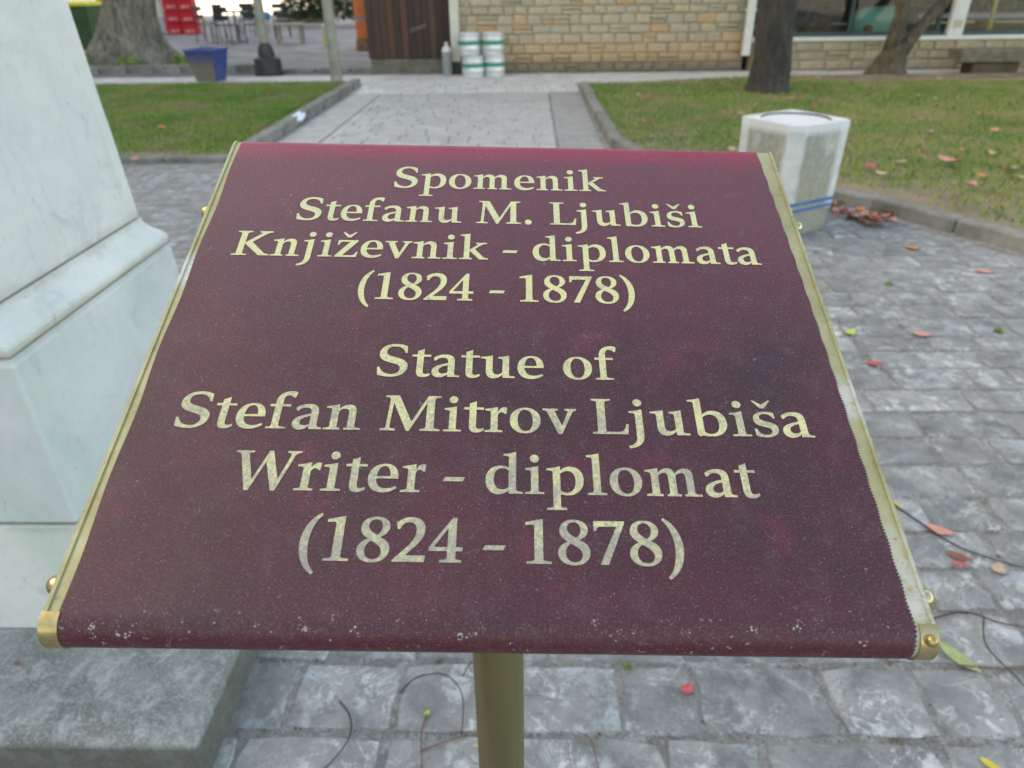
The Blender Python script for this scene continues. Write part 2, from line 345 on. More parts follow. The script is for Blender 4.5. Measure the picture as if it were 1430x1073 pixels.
M['iron'] = two('dark_cast_iron', (.030, .034, .038), (.06, .062, .065), 8, .55, metal=.2)
M['post_paint'] = two('olive_grey_paint', (.24, .25, .20), (.34, .35, .30), 5, .6)
M['black_metal'] = two('black_furniture', (.012, .016, .02), (.03, .036, .042), 8, .45)
M['red_plastic'] = two('red_crate_plastic', (.55, .008, .018), (.68, .012, .028), 6, .4)
M['red_panel'] = two('crate_print', (.80, .42, .42), (.66, .05, .07), 9, .5)
M['bin_green'] = two('green_bin_plastic', (.025, .075, .025), (.04, .10, .035), 4, .5)
M['yellow_plastic'] = two('yellow_lid_plastic', (.70, .62, .02), (.78, .70, .04), 4, .45)
M['orange'] = two('orange_fabric', (.72, .17, .06), (.82, .24, .09), 5, .6)
M['rust'] = two('rusty_base', (.16, .08, .04), (.3, .2, .12), 9, .8)
M['wood'] = two('weathered_wood', (.24, .19, .14), (.36, .30, .24), 8, .75)
M['bench'] = two('mossy_bench_stone', (.13, .12, .085), (.23, .215, .17), 6, .95, bump=.5, bscale=40)
M['bench_leg'] = two('bench_leg_stone', (.07, .055, .035), (.13, .105, .075), 6, .95)
t = NT('whitewashed_concrete'); v = t.co()
c = t.mix(t.ramp(t.noise(v, 9, 6, .65), [(.38, 0.), (.62, 1.)]), (.52, .56, .56), (.64, .67, .66))
sx_ = t.sep(v); edge_ = t.math('ABSOLUTE', t.math('SUBTRACT', t.math('ABSOLUTE', sx_[0]), t.math('ABSOLUTE', sx_[1]))); z_ = sx_[2]
inn = t.ramp(t.math('ADD', edge_, t.math('MULTIPLY', t.noise(v, 14, 5), .06)), [(.215, 1.), (.265, 0.)])
c = t.mix(t.math('MULTIPLY', inn, t.ramp(t.noise(t.co('Object', (1, 1, .35)), 6.0, 9, .8, .4), [(.34, .15), (.50, 1.)])), c, (.27, .285, .24))
c = t.mix(t.math('MULTIPLY', inn, t.math('MULTIPLY', t.ramp(t.math('ADD', z_, t.math('MULTIPLY', t.noise(v, 9, 5), .35)), [(.30, 1.), (.68, 0.)]), .55)), c, (.37, .33, .20))
c = t.mix(t.math('MULTIPLY', t.ramp(t.noise(v, 40, 7, .8), [(.5, 0.), (.62, 1.)]), .35), c, (.55, .58, .57))
rimk = t.ramp(z_, [(.60, 0.), (.635, 1.)]); c = t.mix(t.math('MULTIPLY', rimk, .8), c, (.66, .72, .75))
M['planter'] = t.done(c, .85, 0., t.bump(t.noise(v, 60, 7, .7), .4, .006))
M['planter_chamfer'] = two('clean_whitewash', (.52, .56, .57), (.64, .67, .67), 8, .9, bump=.5)
M['planter_base'] = two('bare_concrete', (.23, .235, .20), (.34, .345, .30), 9, .9, bump=.4, bscale=60)
M['blue_stripe'] = two('blue_stripe_paint', (.03, .13, .36), (.06, .18, .42), 20, .6)
t = NT('window_glass'); t.b.inputs['Transmission Weight'].default_value = 1.; t.b.inputs['IOR'].default_value = 1.45
M['glass'] = t.done((.80, .92, .90), .02)
M['frame'] = two('dark_green_frame', (.02, .06, .055), (.035, .09, .08), 8, .45)
M['teal'] = two('teal_cushion', (.25, .58, .50), (.32, .66, .57), 3, .8)
M['red_spot'] = two('red_applique', (.5, .08, .05), (.6, .12, .07), 8, .7)
M['blue_cloth'] = two('blue_tub_plastic', (.04, .22, .45), (.06, .28, .52), 5, .6)
M['interior'] = two('terrace_interior', (.025, .035, .028), (.075, .085, .06), 1.6, .8)
M['interior_floor'] = two('terrace_floor', (.20, .21, .18), (.30, .31, .27), 2, .6)
M['yellow_paint'] = two('yellow_post_paint', (.55, .47, .10), (.66, .58, .17), 5, .5)
M['lilac'] = two('pale_bench_seat', (.50, .47, .56), (.60, .57, .66), 3, .6)
M['render_wall'] = two('pale_render', (.52, .47, .38), (.62, .57, .47), .6, .9, bump=.2, bscale=20)
M['roof_tile'] = two('terracotta_roof', (.36, .13, .07), (.46, .2, .1), 3, .85)
M['paper'] = two('white_tissue', (.72, .78, .86), (.80, .84, .90), 20, .7)
M['twig'] = two('dark_twig', (.035, .025, .022), (.08, .05, .035), 40, .8)
M['twig_red'] = two('reddish_twig', (.16, .07, .05), (.22, .13, .08), 40, .7)
M['grit'] = two('joint_grit', (.10, .06, .03), (.30, .24, .17), 60, .95, lo=.45, hi=.55)
def leafmat(name, a, b):
    t = NT(name); v = t.co()
    c = t.mix(t.ramp(t.noise(v, 70, 4), [(.35, 0.), (.65, 1.)]), a, b)
    t.b.inputs['Subsurface Weight'].default_value = 0.
    return t.done(c, .55, 0., t.bump(t.noise(v, 160, 4), .3, .001))
LF = {'red': leafmat('red_leaf', (.48, .05, .06), (.58, .12, .12)), 'pink': leafmat('pink_leaf', (.52, .22, .17), (.60, .30, .24)),
      'orange': leafmat('orange_leaf', (.55, .17, .05), (.62, .28, .10)), 'yellow': leafmat('yellow_leaf', (.58, .42, .03), (.66, .52, .08)),
      'green': leafmat('pale_green_leaf', (.24, .33, .12), (.34, .42, .19)), 'lime': leafmat('lime_leaf', (.36, .52, .05), (.5, .65, .1)),
      'brown': leafmat('brown_leaf', (.17, .05, .03), (.27, .10, .06)), 'tan': leafmat('tan_leaf', (.42, .30, .2), (.5, .38, .28)),
      'grass': leafmat('green_leaf', (.10, .26, .04), (.16, .34, .07))}

# ------------------------------------------------------------------ glyphs (hand drawn old style bold roman, 1000 per em)
GL = {
'S': (611, ["M50 190 L66 24 C130 -2 206 -17 284 -17 C448 -17 562 76 562 208 C562 322 470 366 350 402 C250 432 182 452 182 524 C182 592 236 640 320 640 C414 640 478 592 500 502 L536 502 L528 652 C464 684 396 698 332 698 C172 698 62 606 62 478 C62 360 154 320 262 286 C366 254 436 232 436 160 C436 86 376 38 290 38 C192 38 122 94 90 190 Z"]),
'i': (333, ["M24 0 L312 0 L312 32 C262 36 228 36 225 62 L225 480 L205 480 C150 462 90 452 26 446 L26 414 C60 410 110 414 112 380 L112 62 C108 36 76 36 24 32 Z", "@168 616 70"]),
'n': (611, ["M20 0 L276 0 L276 32 C240 36 226 38 225 62 L225 345 C248 382 288 402 318 402 C362 402 385 372 385 322 L385 62 C384 38 372 36 338 32 L338 0 L594 0 L594 32 C552 36 500 38 498 62 L498 350 C498 436 450 482 378 482 C318 482 268 448 225 398 L225 482 L203 482 C150 464 90 452 22 446 L22 414 C58 410 112 414 112 378 L112 62 C110 38 76 36 20 32 Z"]),
'm': (889, ["M20 0 L270 0 L270 32 C238 36 224 38 223 62 L223 345 C246 382 284 402 312 402 C352 402 373 372 373 322 L373 62 C372 38 360 36 330 32 L330 0 L542 0 L542 32 C512 36 488 38 486 62 L486 350 C510 384 548 402 578 402 C618 402 640 372 640 322 L640 62 C639 38 626 36 594 32 L594 0 L856 0 L856 32 C812 36 755 38 753 62 L753 350 C753 436 706 482 634 482 C574 482 526 446 480 394 C464 452 424 482 366 482 C308 482 262 446 223 398 L223 482 L203 482 C150 464 90 452 22 446 L22 414 C58 410 110 414 110 378 L110 62 C108 38 76 36 20 32 Z"]),
'u': (611, ["M16 446 L16 414 C60 410 108 412 108 378 L108 150 C108 40 160 -14 240 -14 C300 -14 346 20 388 66 L392 0 L596 0 L596 32 C558 36 502 36 500 62 L500 476 L478 476 C430 460 380 452 310 446 L310 414 C350 410 388 414 388 378 L388 118 C360 86 330 70 296 70 C248 70 221 100 221 160 L221 476 L200 476 C150 460 90 452 16 446 Z"]),
'r': (389, ["M20 0 L302 0 L302 32 C252 36 226 38 225 62 L225 330 C240 366 262 384 284 384 C306 384 318 372 340 352 L360 352 L374 474 C356 480 340 482 328 482 C286 482 252 448 225 392 L225 482 L203 482 C150 464 90 452 22 446 L22 414 C58 410 112 414 112 378 L112 62 C110 38 76 36 20 32 Z"]),
'l': (333, ["M24 0 L312 0 L312 32 C262 36 228 36 225 62 L225 726 L204 726 C150 708 90 698 26 692 L26 660 C60 656 110 660 112 628 L112 62 C108 36 76 36 24 32 Z"]),
'k': (611, ["M20 0 L282 0 L282 32 C240 36 226 38 225 62 L225 726 L204 726 C150 708 90 698 22 692 L22 660 C60 656 112 660 112 628 L112 62 C110 38 76 36 20 32 Z",
            "|", "M218 262 L372 392 C398 416 384 430 350 434 L350 466 L572 466 L572 434 C520 430 496 424 462 396 L332 288 L478 96 C512 54 540 38 604 32 L604 0 L424 0 L222 246 Z"]),
'b': (611, ["M100 18 L100 628 C100 660 54 656 10 660 L10 692 C80 698 140 708 190 726 L213 726 L213 18 L138 -14 Z", "|",
            "M206 398 C256 452 312 482 372 482 C492 482 576 394 576 252 C576 92 468 -14 318 -14 C250 -14 185 -4 130 14 L206 76 C240 46 274 32 312 32 C402 32 452 112 452 232 C452 342 408 406 336 406 C290 406 250 386 206 346 Z"]),
'p': (611, ["M14 -258 L312 -258 L312 -226 C262 -220 227 -222 225 -196 L225 482 L203 482 C150 464 90 452 16 446 L16 414 C58 410 112 414 112 378 L112 -196 C110 -222 70 -222 14 -226 Z", "|",
            "M218 404 C262 454 318 482 376 482 C496 482 580 394 580 252 C580 92 472 -14 330 -14 C286 -14 250 -4 218 10 L218 78 C246 48 280 32 318 32 C406 32 456 112 456 232 C456 342 412 406 340 406 C294 406 254 386 218 348 Z"]),
'd': (611, ["M386 0 L596 0 L596 32 C556 36 499 38 498 62 L498 726 L477 726 C430 710 375 698 300 692 L300 660 C340 656 386 660 386 628 Z", "|",
            "M394 440 C350 470 310 482 270 482 C130 482 35 384 35 236 C35 84 120 -14 236 -14 C300 -14 350 18 394 62 L394 120 C362 86 325 68 288 68 C206 68 158 140 158 252 C158 368 206 436 282 436 C330 436 366 420 394 384 Z"]),
'o': (556, ["M278 482 C420 482 526 380 526 240 C526 92 418 -14 276 -14 C130 -14 30 88 30 232 C30 382 132 482 278 482 Z M272 442 C200 442 156 366 156 242 C156 112 206 28 284 28 C356 28 400 104 400 228 C400 356 352 442 272 442 Z"]),
'e': (500, ["M476 224 C482 392 400 482 268 482 C126 482 30 376 30 226 C30 80 118 -14 262 -14 C340 -14 408 16 466 62 L450 98 C402 70 352 56 306 56 C208 56 152 124 150 224 Z M152 262 C158 372 198 442 260 442 C320 442 354 376 356 268 Z"]),
'a': (500, ["M496 0 L496 32 C456 36 412 38 410 70 L410 330 C410 430 352 482 246 482 C160 482 92 450 48 404 L62 348 L92 348 C120 390 160 410 204 410 C266 410 297 382 297 326 L297 0 Z", "|",
            "M302 298 C160 262 28 226 28 112 C28 38 82 -14 156 -14 C216 -14 262 16 302 60 L302 104 C276 82 246 68 214 68 C172 68 144 92 144 134 C144 196 210 226 302 252 Z"]),
't': (333, ["M14 471 L14 426 L100 426 L100 110 C100 28 140 -14 214 -14 C256 -14 300 0 344 34 L332 74 C300 58 276 54 258 54 C226 54 212 74 212 118 L212 426 L332 426 L332 471 L212 471 L212 598 C180 580 140 560 100 548 L100 471 Z"]),
'f': (389, ["M24 0 L330 0 L330 32 C270 36 214 38 212 62 L212 426 L340 426 L340 471 L212 471 L212 530 C212 612 236 652 280 652 C312 652 340 634 366 602 L390 604 L412 704 C386 726 356 733 322 733 C190 733 100 648 100 510 L100 471 L20 471 L20 426 L100 426 L100 62 C98 38 76 36 24 32 Z"]),
's': (444, ["M40 148 L52 16 C100 -4 150 -14 204 -14 C324 -14 410 54 410 150 C410 230 350 262 268 284 C196 304 148 318 148 362 C148 406 182 436 238 436 C296 436 340 410 360 352 L392 352 L384 452 C340 474 292 482 246 482 C130 482 50 416 50 326 C50 246 108 212 192 190 C262 172 304 158 304 110 C304 62 262 32 206 32 C142 32 98 70 76 148 Z"]),
'M': (1000, ["M20 0 L264 0 L264 34 C210 38 166 40 168 70 L198 540 L440 -8 L484 -8 L742 548 L742 70 C742 42 700 38 656 34 L656 0 L972 0 L972 34 C920 38 872 42 870 70 L866 608 C866 640 900 644 956 648 L956 681 L752 681 L510 170 L280 681 L56 681 L56 648 C100 644 140 640 138 606 L110 70 C106 40 70 38 20 34 Z"]),
'L': (611, ["M30 0 L564 0 L588 190 L548 190 C532 90 500 46 440 44 L236 44 L236 611 C238 643 280 645 330 648 L330 681 L26 681 L26 648 C76 645 108 643 110 611 L110 70 C108 40 80 38 30 34 Z"]),
'K': (778, ["M26 0 L328 0 L328 34 C280 38 238 40 236 70 L236 611 C238 643 280 645 328 648 L328 681 L26 681 L26 648 C76 645 108 643 110 611 L110 70 C108 40 76 38 26 34 Z", "|",
            "M230 344 L500 596 C526 622 522 642 468 648 L468 681 L742 681 L742 648 C692 642 660 628 622 594 L376 372 L640 92 C682 52 712 40 776 34 L776 0 L566 0 L230 330 Z"]),
'W': (1000, ["M8 681 L280 681 L280 648 C230 644 208 640 216 606 L332 176 L508 681 L566 681 L712 186 L842 598 C852 636 830 644 780 648 L780 681 L994 681 L994 648 C946 644 916 634 902 592 L702 -8 L640 -8 L488 480 L314 -8 L254 -8 L92 604 C82 638 60 644 8 648 Z"]),
'v': (556, ["M6 471 L252 471 L252 438 C206 434 196 428 206 400 L314 140 L408 396 C418 424 406 434 362 438 L362 471 L550 471 L550 438 C510 434 492 424 476 386 L312 -12 L250 -12 L84 392 C70 426 54 434 6 438 Z"]),
'z': (500, ["M28 0 L462 0 L478 144 L442 144 C430 82 410 50 360 48 L186 48 L456 440 L456 471 L56 471 L46 334 L80 334 C94 392 110 424 156 424 L300 424 L28 34 Z"]),
'j': (333, ["M225 480 L205 480 C150 462 90 452 22 446 L22 414 C58 410 112 414 112 380 L112 -40 C112 -140 70 -196 -24 -212 L-16 -258 C130 -250 225 -160 225 -20 Z", "@168 616 70"]),
'.': (250, ["@126 58 74"]),
'-': (333, ["M18 196 L284 196 L314 268 L48 268 Z"]),
'(': (333, ["M290 742 L312 706 C218 620 166 450 166 280 C166 70 214 -80 308 -170 L280 -206 C124 -110 48 70 48 268 C48 470 132 646 290 742 Z"]),
'1': (500, ["M88 0 L436 0 L436 34 C376 38 322 40 320 70 L320 692 L296 692 L72 640 L72 596 C140 600 196 612 198 580 L198 70 C196 40 150 38 88 34 Z"]),
'2': (500, ["M26 0 L464 0 L474 98 L196 98 L340 250 C420 338 450 418 450 498 C450 616 370 692 248 692 C168 692 100 660 44 604 L62 500 L98 500 C120 570 160 610 216 610 C290 610 330 560 330 480 C330 400 296 320 210 220 L26 24 Z"]),
'4': (500, ["M176 0 L472 0 L472 34 C430 38 390 40 388 66 L388 170 L484 170 L484 232 L388 232 L388 692 L330 692 L16 226 L16 170 L272 170 L272 66 C270 40 220 38 176 34 Z M272 232 L272 526 L86 232 Z"]),
'7': (500, ["M42 676 L480 676 L480 642 L222 0 L106 0 L366 588 L134 588 C98 588 86 568 76 518 L38 518 Z"]),
'8': (500, ["M250 692 C376 692 456 628 456 532 C456 462 410 410 330 370 C430 326 476 270 476 186 C476 66 384 -16 250 -16 C114 -16 26 60 26 168 C26 250 78 306 168 346 C92 392 52 444 52 512 C52 620 134 692 250 692 Z M254 650 C196 650 160 612 160 552 C160 486 206 448 288 402 C336 440 352 480 352 536 C352 606 314 650 254 650 Z M256 30 C330 30 368 76 368 140 C368 210 318 256 212 312 C156 274 134 228 134 170 C134 88 184 30 256 30 Z"]),
}
def mirror_paren():
    w_, p = GL['(']; import re
    toks = p[0].split(); out = []; odd = True
    for tk in toks:
        m_ = re.match(r'([A-Z]?)(-?\d*)$', tk)
        cmd, num = m_.groups()
        if cmd == 'Z': out.append('Z'); continue
        if odd: out.append(cmd + str(333 - int(num)))
        else: out.append(cmd + num)
        odd = not odd
    return (333, [' '.join(out)])
GL[')'] = mirror_paren()
def caron(cx): return "M%d 702 L%d 702 L%d 618 L%d 702 L%d 702 L%d 548 L%d 548 Z" % (cx-148, cx-112, cx, cx+112, cx+148, cx+34, cx-34)
GL['\u0161'] = (444, GL['s'][1] + [caron(226)]); GL['\u017e'] = (500, GL['z'][1] + [caron(256)])
def parse(path):
    loops = []; cur = []; toks = path.replace('Z', ' Z ').split(); i = 0; cmd = None
    def num(tk): return float(tk.lstrip('MLC'))
    while i < len(toks):
        tk = toks[i]
        if tk == 'Z': loops.append(cur); cur = []; i += 1; continue
        if tk[0] in 'MLC': cmd = tk[0]
        if cmd in 'ML': cur.append((num(tk), num(toks[i+1]))); i += 2
        else:
            p0 = cur[-1]; q = [num(x) for x in toks[i:i+6]]; i += 6
            for k in range(1, 9):
                s = k / 8; a = (1-s)**3; b = 3*(1-s)**2*s; c_ = 3*(1-s)*s*s; d_ = s**3
                cur.append((a*p0[0]+b*q[0]+c_*q[2]+d_*q[4], a*p0[1]+b*q[1]+c_*q[3]+d_*q[5]))
    return loops
def glyph_tris(ch):
    """list of (vertices2d, triangles, layer)"""
    out = []; layer = 0
    for p in GL[ch][1]:
        if p == '|': layer += 1; continue
        if p[0] == '@':
            cx, cy, r = [float(x) for x in p[1:].split()]
            loops = [[(cx + r*math.cos(a*math.pi/12), cy + r*1.02*math.sin(a*math.pi/12)) for a in range(24)]]
        else: loops = parse(p)
        tri = tessellate_polygon([[Vector((x, y, 0)) for x, y in l] for l in loops])
        out.append(([q for l in loops for q in l], tri, layer))
    return out
GT = {c: glyph_tris(c) for c in GL}
GKERN = {'(1': -20, 'Lj': -30, 'Wr': -50}
def word_mesh(mb, word, x0, x1, ybase, size):
    """lay a word between x0 and x1 (metres on the board)"""
    pen = 0; pos = []
    for i, ch in enumerate(word):
        pos.append(pen); pen += GL[ch][0] + GKERN.get(word[i:i+2], 0)
    xs = [p + q[0] for ch, p in zip(word, pos) for (vv, _, _) in GT[ch] for q in vv]
    lo, hi = min(xs), max(xs); sx = (x1 - x0) / (hi - lo); sy = size / 1e6
    for ch, p in zip(word, pos):
        for vv, tri, layer in GT[ch]:
            mb.add([(x0 + (p + x - lo) * sx, ybase + y * sy, .00042 + .00003 * layer) for x, y in vv],
                   [t_ if not flip(vv, t_) else t_[::-1] for t_ in [tuple(t) for t in tri]])
def flip(vv, t):
    a, b, c = [vv[i] for i in t]
    return (b[0]-a[0])*(c[1]-a[1]) - (b[1]-a[1])*(c[0]-a[0]) < 0

# ------------------------------------------------------------------ ground and setting
def sheet(name, poly, z, mat, kind='structure', parent=None):
    mb = MB(); mb.add([(x, y, z) for x, y in poly], [tuple(range(len(poly)))])
    o = mb.build(name, mat, parent)
    if kind and parent is None: o['kind'] = kind
    return o
sheet('ground', [(-400, -300), (400, -300), (400, 700), (-400, 700)], -.034, M['gravel'])
sheet('sunlit_square', [(-80, 38), (60, 38), (60, 200), (-80, 200)], -.026, M['far_ground'])
plaza = sheet('plaza_paving', [(-7, -5), (7, -5), (7, 6.7), (-7, 6.7)], -.0042, M['joint'])
sheet('courtyard', [(-22, 13.61), (-1.3, 13.61), (-1.3, 37.98), (-22, 37.98)], -.004, M['gravel'])
sheet('cross_path', [(-22, 12.02), (14, 12.02), (14, 13.6), (-22, 13.6)], -.012, M['joint'])

KERB_R = [(.80, 11.35), (.80, 9.3), (.84, 7.2), (1.05, 6.3), (1.5, 5.6), (2.05, 5.32), (2.42, 5.02), (2.72, 4.5), (2.98, 4.08), (3.6, 3.35), (4.6, 2.6), (7.0, 1.6)]
def inpoly(x, y, P):
    c = False; n = len(P)
    for i in range(n):
        (x1, y1), (x2, y2) = P[i], P[(i+1) % n]
        if (y1 > y) != (y2 > y) and x < (x2-x1)*(y-y1)/(y2-y1)+x1: c = not c
    return c
LAWN_R = KERB_R + [(14, 1.6), (14, 12.2), (3.8, 12.2), (.80, 11.4)]
LAWN_L = [(-14, 6.62), (-2.75, 6.72), (-2.72, 11.75), (-2.9, 11.98), (-14, 11.98)]

# individually laid setts of the plaza
def stone_mesh(wd, dp, th, c, irr):
    """irregular sett, 26 faces or fewer"""
    n = 12; base = []
    for (ax, ay, bx, by) in ((-1,-1,1,-1), (1,-1,1,1), (1,1,-1,1), (-1,1,-1,-1)):
        for k in range(3):
            s = k / 3; x = ax + (bx-ax)*s; y = ay + (by-ay)*s
            if k == 0: x *= .975; y *= .96
            base.append((x*wd/2 + random.uniform(-irr, irr), y*dp/2 + random.uniform(-irr, irr)))
    r0 = [(x, y, -th) for x, y in base]; r1 = [(x, y, -c) for x, y in base]
    r2 = [(x*(1-2*c/wd), y*(1-2*c/dp), random.uniform(-.0012, .0008)) for x, y in base]
    mb = MB(); mb.loft([r0, r1, r2], cap=False)
    k = len(mb.v); mb.v.append((0, 0, random.uniform(-.0015, .0015)))
    for i in range(n): mb.f.append((24+i, 24+(i+1) % n, k))
    return mb
setts = []
ROWS = [.24, .43, .61, .80, .985, 1.172, 1.345, 1.505, 1.655, 1.82, 1.99, 2.15]
while ROWS[-1] < 6.6: ROWS.append(ROWS[-1] + random.choice([.150, .165, .178, .185, .20]))
SEEN = {4: [-.83, -.555, -.305, -.03, .205, .385, .685, .905, 1.09, 1.33]}     # joints measured in the row below the board
for row in range(len(ROWS) - 1):
    g_ = random.uniform(.010, .024); y = ROWS[row] + g_/2; dp = ROWS[row+1] - ROWS[row] - g_
    js = [-6.5 + random.uniform(0, .2)]
    while js[-1] < 6.6: js.append(js[-1] + random.choice([.17, .21, .25, .28, .32, .38]))
    if row in SEEN: js = [q for q in js if q < -.9] + SEEN[row] + [q for q in js if q > 1.45]
    for a, b in zip(js[:-1], js[1:]):
        gx = random.uniform(.008, .022); wd = b - a - gx; cx, cy = (a+b)/2, y + dp/2
        if -1.9 < cx and cx + wd/2 < -.72 and .86 < cy < 2.2: continue
        if inpoly(cx - .03, cy, LAWN_R) or inpoly(cx + .1, cy+.06, LAWN_R): continue
        if abs(cx) > .95 * (cy + .9) + .8: continue
        setts.append((cx, cy, wd, dp))
def visible(cx, cy):
    d = Vector((cx, cy, -CAM_H)); z = d.dot(fwd)
    u_, v_ = d.dot(right)/z, d.dot(down)/z
    return z > 0 and abs(u_) < .74 and abs(v_) < .56
setts.sort(key=lambda q: (not visible(q[0], q[1]), q[1]))
far = MB(); nind = 0
for (cx, cy, wd, dp) in setts:
    mb = stone_mesh(wd, dp, .02, .0035, .0065)
    dz = random.uniform(-.0022, .0022); rz = random.uniform(-.02, .02)
    if nind < 298:
        o = mb.build('paving_stone', M['paver'], plaza, smooth=False, loc=(cx, cy, dz)); o.rotation_euler = (random.uniform(-.006, .006), random.uniform(-.006, .006), rz)
        nind += 1
    else:
        far.add([(px + cx, py + cy, pz + dz) for px, py, pz in mb.v], mb.f)
o = far.build('paving_stones_beyond', M['paver'], plaza); o['kind'] = 'stuff'

# central path of big slabs with darker side bands
path = sheet('path', [(-2.74, 6.702), (.84, 6.702), (.84, 12.018), (-2.74, 12.018)], -.010, M['joint'])
def tiles(name, x0, x1, y0, y1, w_, d_, mat, jitter=.1, z=0.):
    mb = MB(); y_ = y0
    while y_ < y1 - .02:
        dd = min(d_ * random.uniform(.85, 1.15), y1 - y_); x_ = x0 - random.uniform(0, w_) * (jitter > 0)
        while x_ < x1 - .02:
            ww = w_ * random.uniform(1 - jitter, 1 + jitter); a, b = max(x_, x0), min(x_ + ww, x1)
            if b - a > .03: mb.cbox(a + .004, b - .004, y_ + .004, y_ + dd - .004, z - .03, z + random.uniform(-.002, .003), .004)
            x_ += ww
        y_ += dd
    o = mb.build(name, mat, path); o['kind'] = 'stuff'; return o
tiles('central_slabs', -2.12, .26, 6.74, 10.95, .30, .21, M['slab'], .35)
tiles('side_band_left', -2.6, -2.14, 6.74, 10.95, .46, .30, M['slab_dark'], 0.)
tiles('side_band_right', .28, .71, 6.74, 10.95, .43, .30, M['slab_dark'], 0.)
tiles('cross_band', -2.6, .71, 10.97, 11.99, .22, .40, M['slab'], .1)
tiles('cross_strip', -13.5, 10.5, 12.0, 13.14, .45, .37, M['strip'], .2, .004)

def kerb(name, pts, w_=.13, h_=.09, seg=.62):
    root = empty(name, (pts[0][0], pts[0][1], 0)); root['kind'] = 'structure'
    P = [Vector((a, b, 0)) for a, b in pts]
    samples = []
    for a, b in zip(P[:-1], P[1:]):
        n = max(1, round((b - a).length / seg))
        for k in range(n): samples.append((a.lerp(b, k/n), a.lerp(b, (k+1)/n)))
    for a, b in samples:
        L = (b - a).length; ang = math.atan2(b.y - a.y, b.x - a.x); mid = (a + b) / 2
        mb = MB().cbox(-L/2 + .003, L/2 - .003, -w_/2, w_/2, -.05, h_ + random.uniform(-.006, .006), .012)
        o = mb.build('kerb_stone', M['kerb'], root)
        o.location = (mid.x - pts[0][0] + random.uniform(-.003, .003), mid.y - pts[0][1], 0); o.rotation_euler.z = ang + random.uniform(-.01, .01)
    return root
kerb('right_lawn_kerb', KERB_R, .12, .085, .55)
kerb('left_lawn_kerb', [(-13.2, 6.62), (-2.72, 6.66)], .12, .06)
kerb('left_path_kerb', [(-2.68, 6.8), (-2.66, 11.8)], .13, .11, .8)
kerb('right_path_kerb_return', [(.86, 11.4), (1.3, 11.55)], .1, .03, .5)

sheet('lawn_soil', LAWN_L, .030, M['soil']); sheet('right_lawn_soil', LAWN_R, .045, M['soil'])
def grass(name, poly, z, count, bare=None):
    xs = [p[0] for p in poly]; ys = [p[1] for p in poly]
    n = count
    X = rng.uniform(max(min(xs), -11), min(max(xs), 11), n); Y = rng.uniform(min(ys), max(ys), n)
    keep = np.array([inpoly(a, b, poly) for a, b in zip(X, Y)])
    keep &= np.abs(X) < .85 * Y + 1.5
    if bare is not None: keep &= np.array([rng.random() > bare(a, b) for a, b in zip(X, Y)])
    X = X[keep]; Y = Y[keep]; n = len(X)
    H = rng.uniform(.018, .05, n); A = rng.uniform(0, 2*np.pi, n); W = rng.uniform(.004, .009, n)
    lx = rng.normal(0, .018, n); ly = rng.normal(0, .018, n)
    V = np.zeros((n, 3, 3))
    V[:, 0] = np.stack([X - W*np.cos(A), Y - W*np.sin(A), np.full(n, z)], 1)
    V[:, 1] = np.stack([X + W*np.cos(A), Y + W*np.sin(A), np.full(n, z)], 1)
    V[:, 2] = np.stack([X + lx, Y + ly, z + H], 1)
    me = bpy.data.meshes.new(name); me.vertices.add(3*n); me.vertices.foreach_set('co', V.ravel())
    me.loops.add(3*n); me.loops.foreach_set('vertex_index', np.arange(3*n, dtype=np.int32))
    me.polygons.add(n); me.polygons.foreach_set('loop_start', np.arange(0, 3*n, 3, dtype=np.int32))
    me.update(calc_edges=True); me.validate(); me.materials.append(M['grass'])
    o = bpy.data.objects.new(name, me); link(o); return o
def patch(x, y_): return .5 + .5*math.sin(x*2.1 + 1.3*math.sin(y_*1.7))*math.sin(y_*2.6 + 1.1*math.sin(x*1.9))
def bare_r(x, y_):
    d = min(math.hypot(x - a, y_ - b) for a, b in KERB_R[3:10])
    b = .88 * math.exp(-(d/.75)**2) + .12 + (.55 if y_ > 11.3 else 0) + .30*patch(x, y_)
    b += .8*math.exp(-(math.hypot((x - 6.3)*.6, y_ - 12.0)/.8)**2)
    return b
g = grass('grass', LAWN_L, .03, 260000, lambda x, y_: .15*patch(x, y_) + (.7 if (y_ < 7.0 or x > -2.9) else 0) + .75*math.exp(-(math.hypot(x+3.75, y_-7.5)/.4)**2))
tag(g, 'short bright green grass of the left lawn behind the monument', 'grass', kind='stuff')
g = grass('grass', LAWN_R, .045, 300000, bare_r)
tag(g, 'patchy yellow green grass of the right lawn round the dark tree', 'grass', kind='stuff')

# ------------------------------------------------------------------ sign lectern
C0 = Vector((-.01926369, .40676549, 1.25907201))
U = Vector((.99925547, .02134628, -.03213787)); V_ = Vector((-.00690867, .91853133, .39528783)).normalized(); N_ = U.cross(V_).normalized(); V_ = N_.cross(U)
BM = Matrix(((U.x, V_.x, N_.x, C0.x), (U.y, V_.y, N_.y, C0.y), (U.z, V_.z, N_.z, C0.z), (0, 0, 0, 1)))
PX, PY = -.0265, .407
sign = empty('information_lectern', (PX, PY, 0), 0, 'maroon tilted information board with gold lettering on a brass pole', 'sign')
INV = Matrix.Translation((-PX, -PY, 0))
def on_board(o): o.matrix_local = INV @ BM; return o
RAD = .012
def prof(off, a0=180., n=14, vb=.1832, vt=.1840):
    """board cross section (v, n) from the underside of the lower nose over the top to the upper nose"""
    r = RAD + off; P = []
    for k in range(n + 1):
        a = R(90 + a0 - a0*k/n); P.append((-vb + r*math.cos(a), -RAD + r*math.sin(a)))
    for k in range(1, 12): P.append((-vb + (vb + vt)*k/12, off))
    for k in range(n + 1):
        a = R(90 - a0*k/n); P.append((vt + r*math.cos(a), -RAD + r*math.sin(a)))
    return P
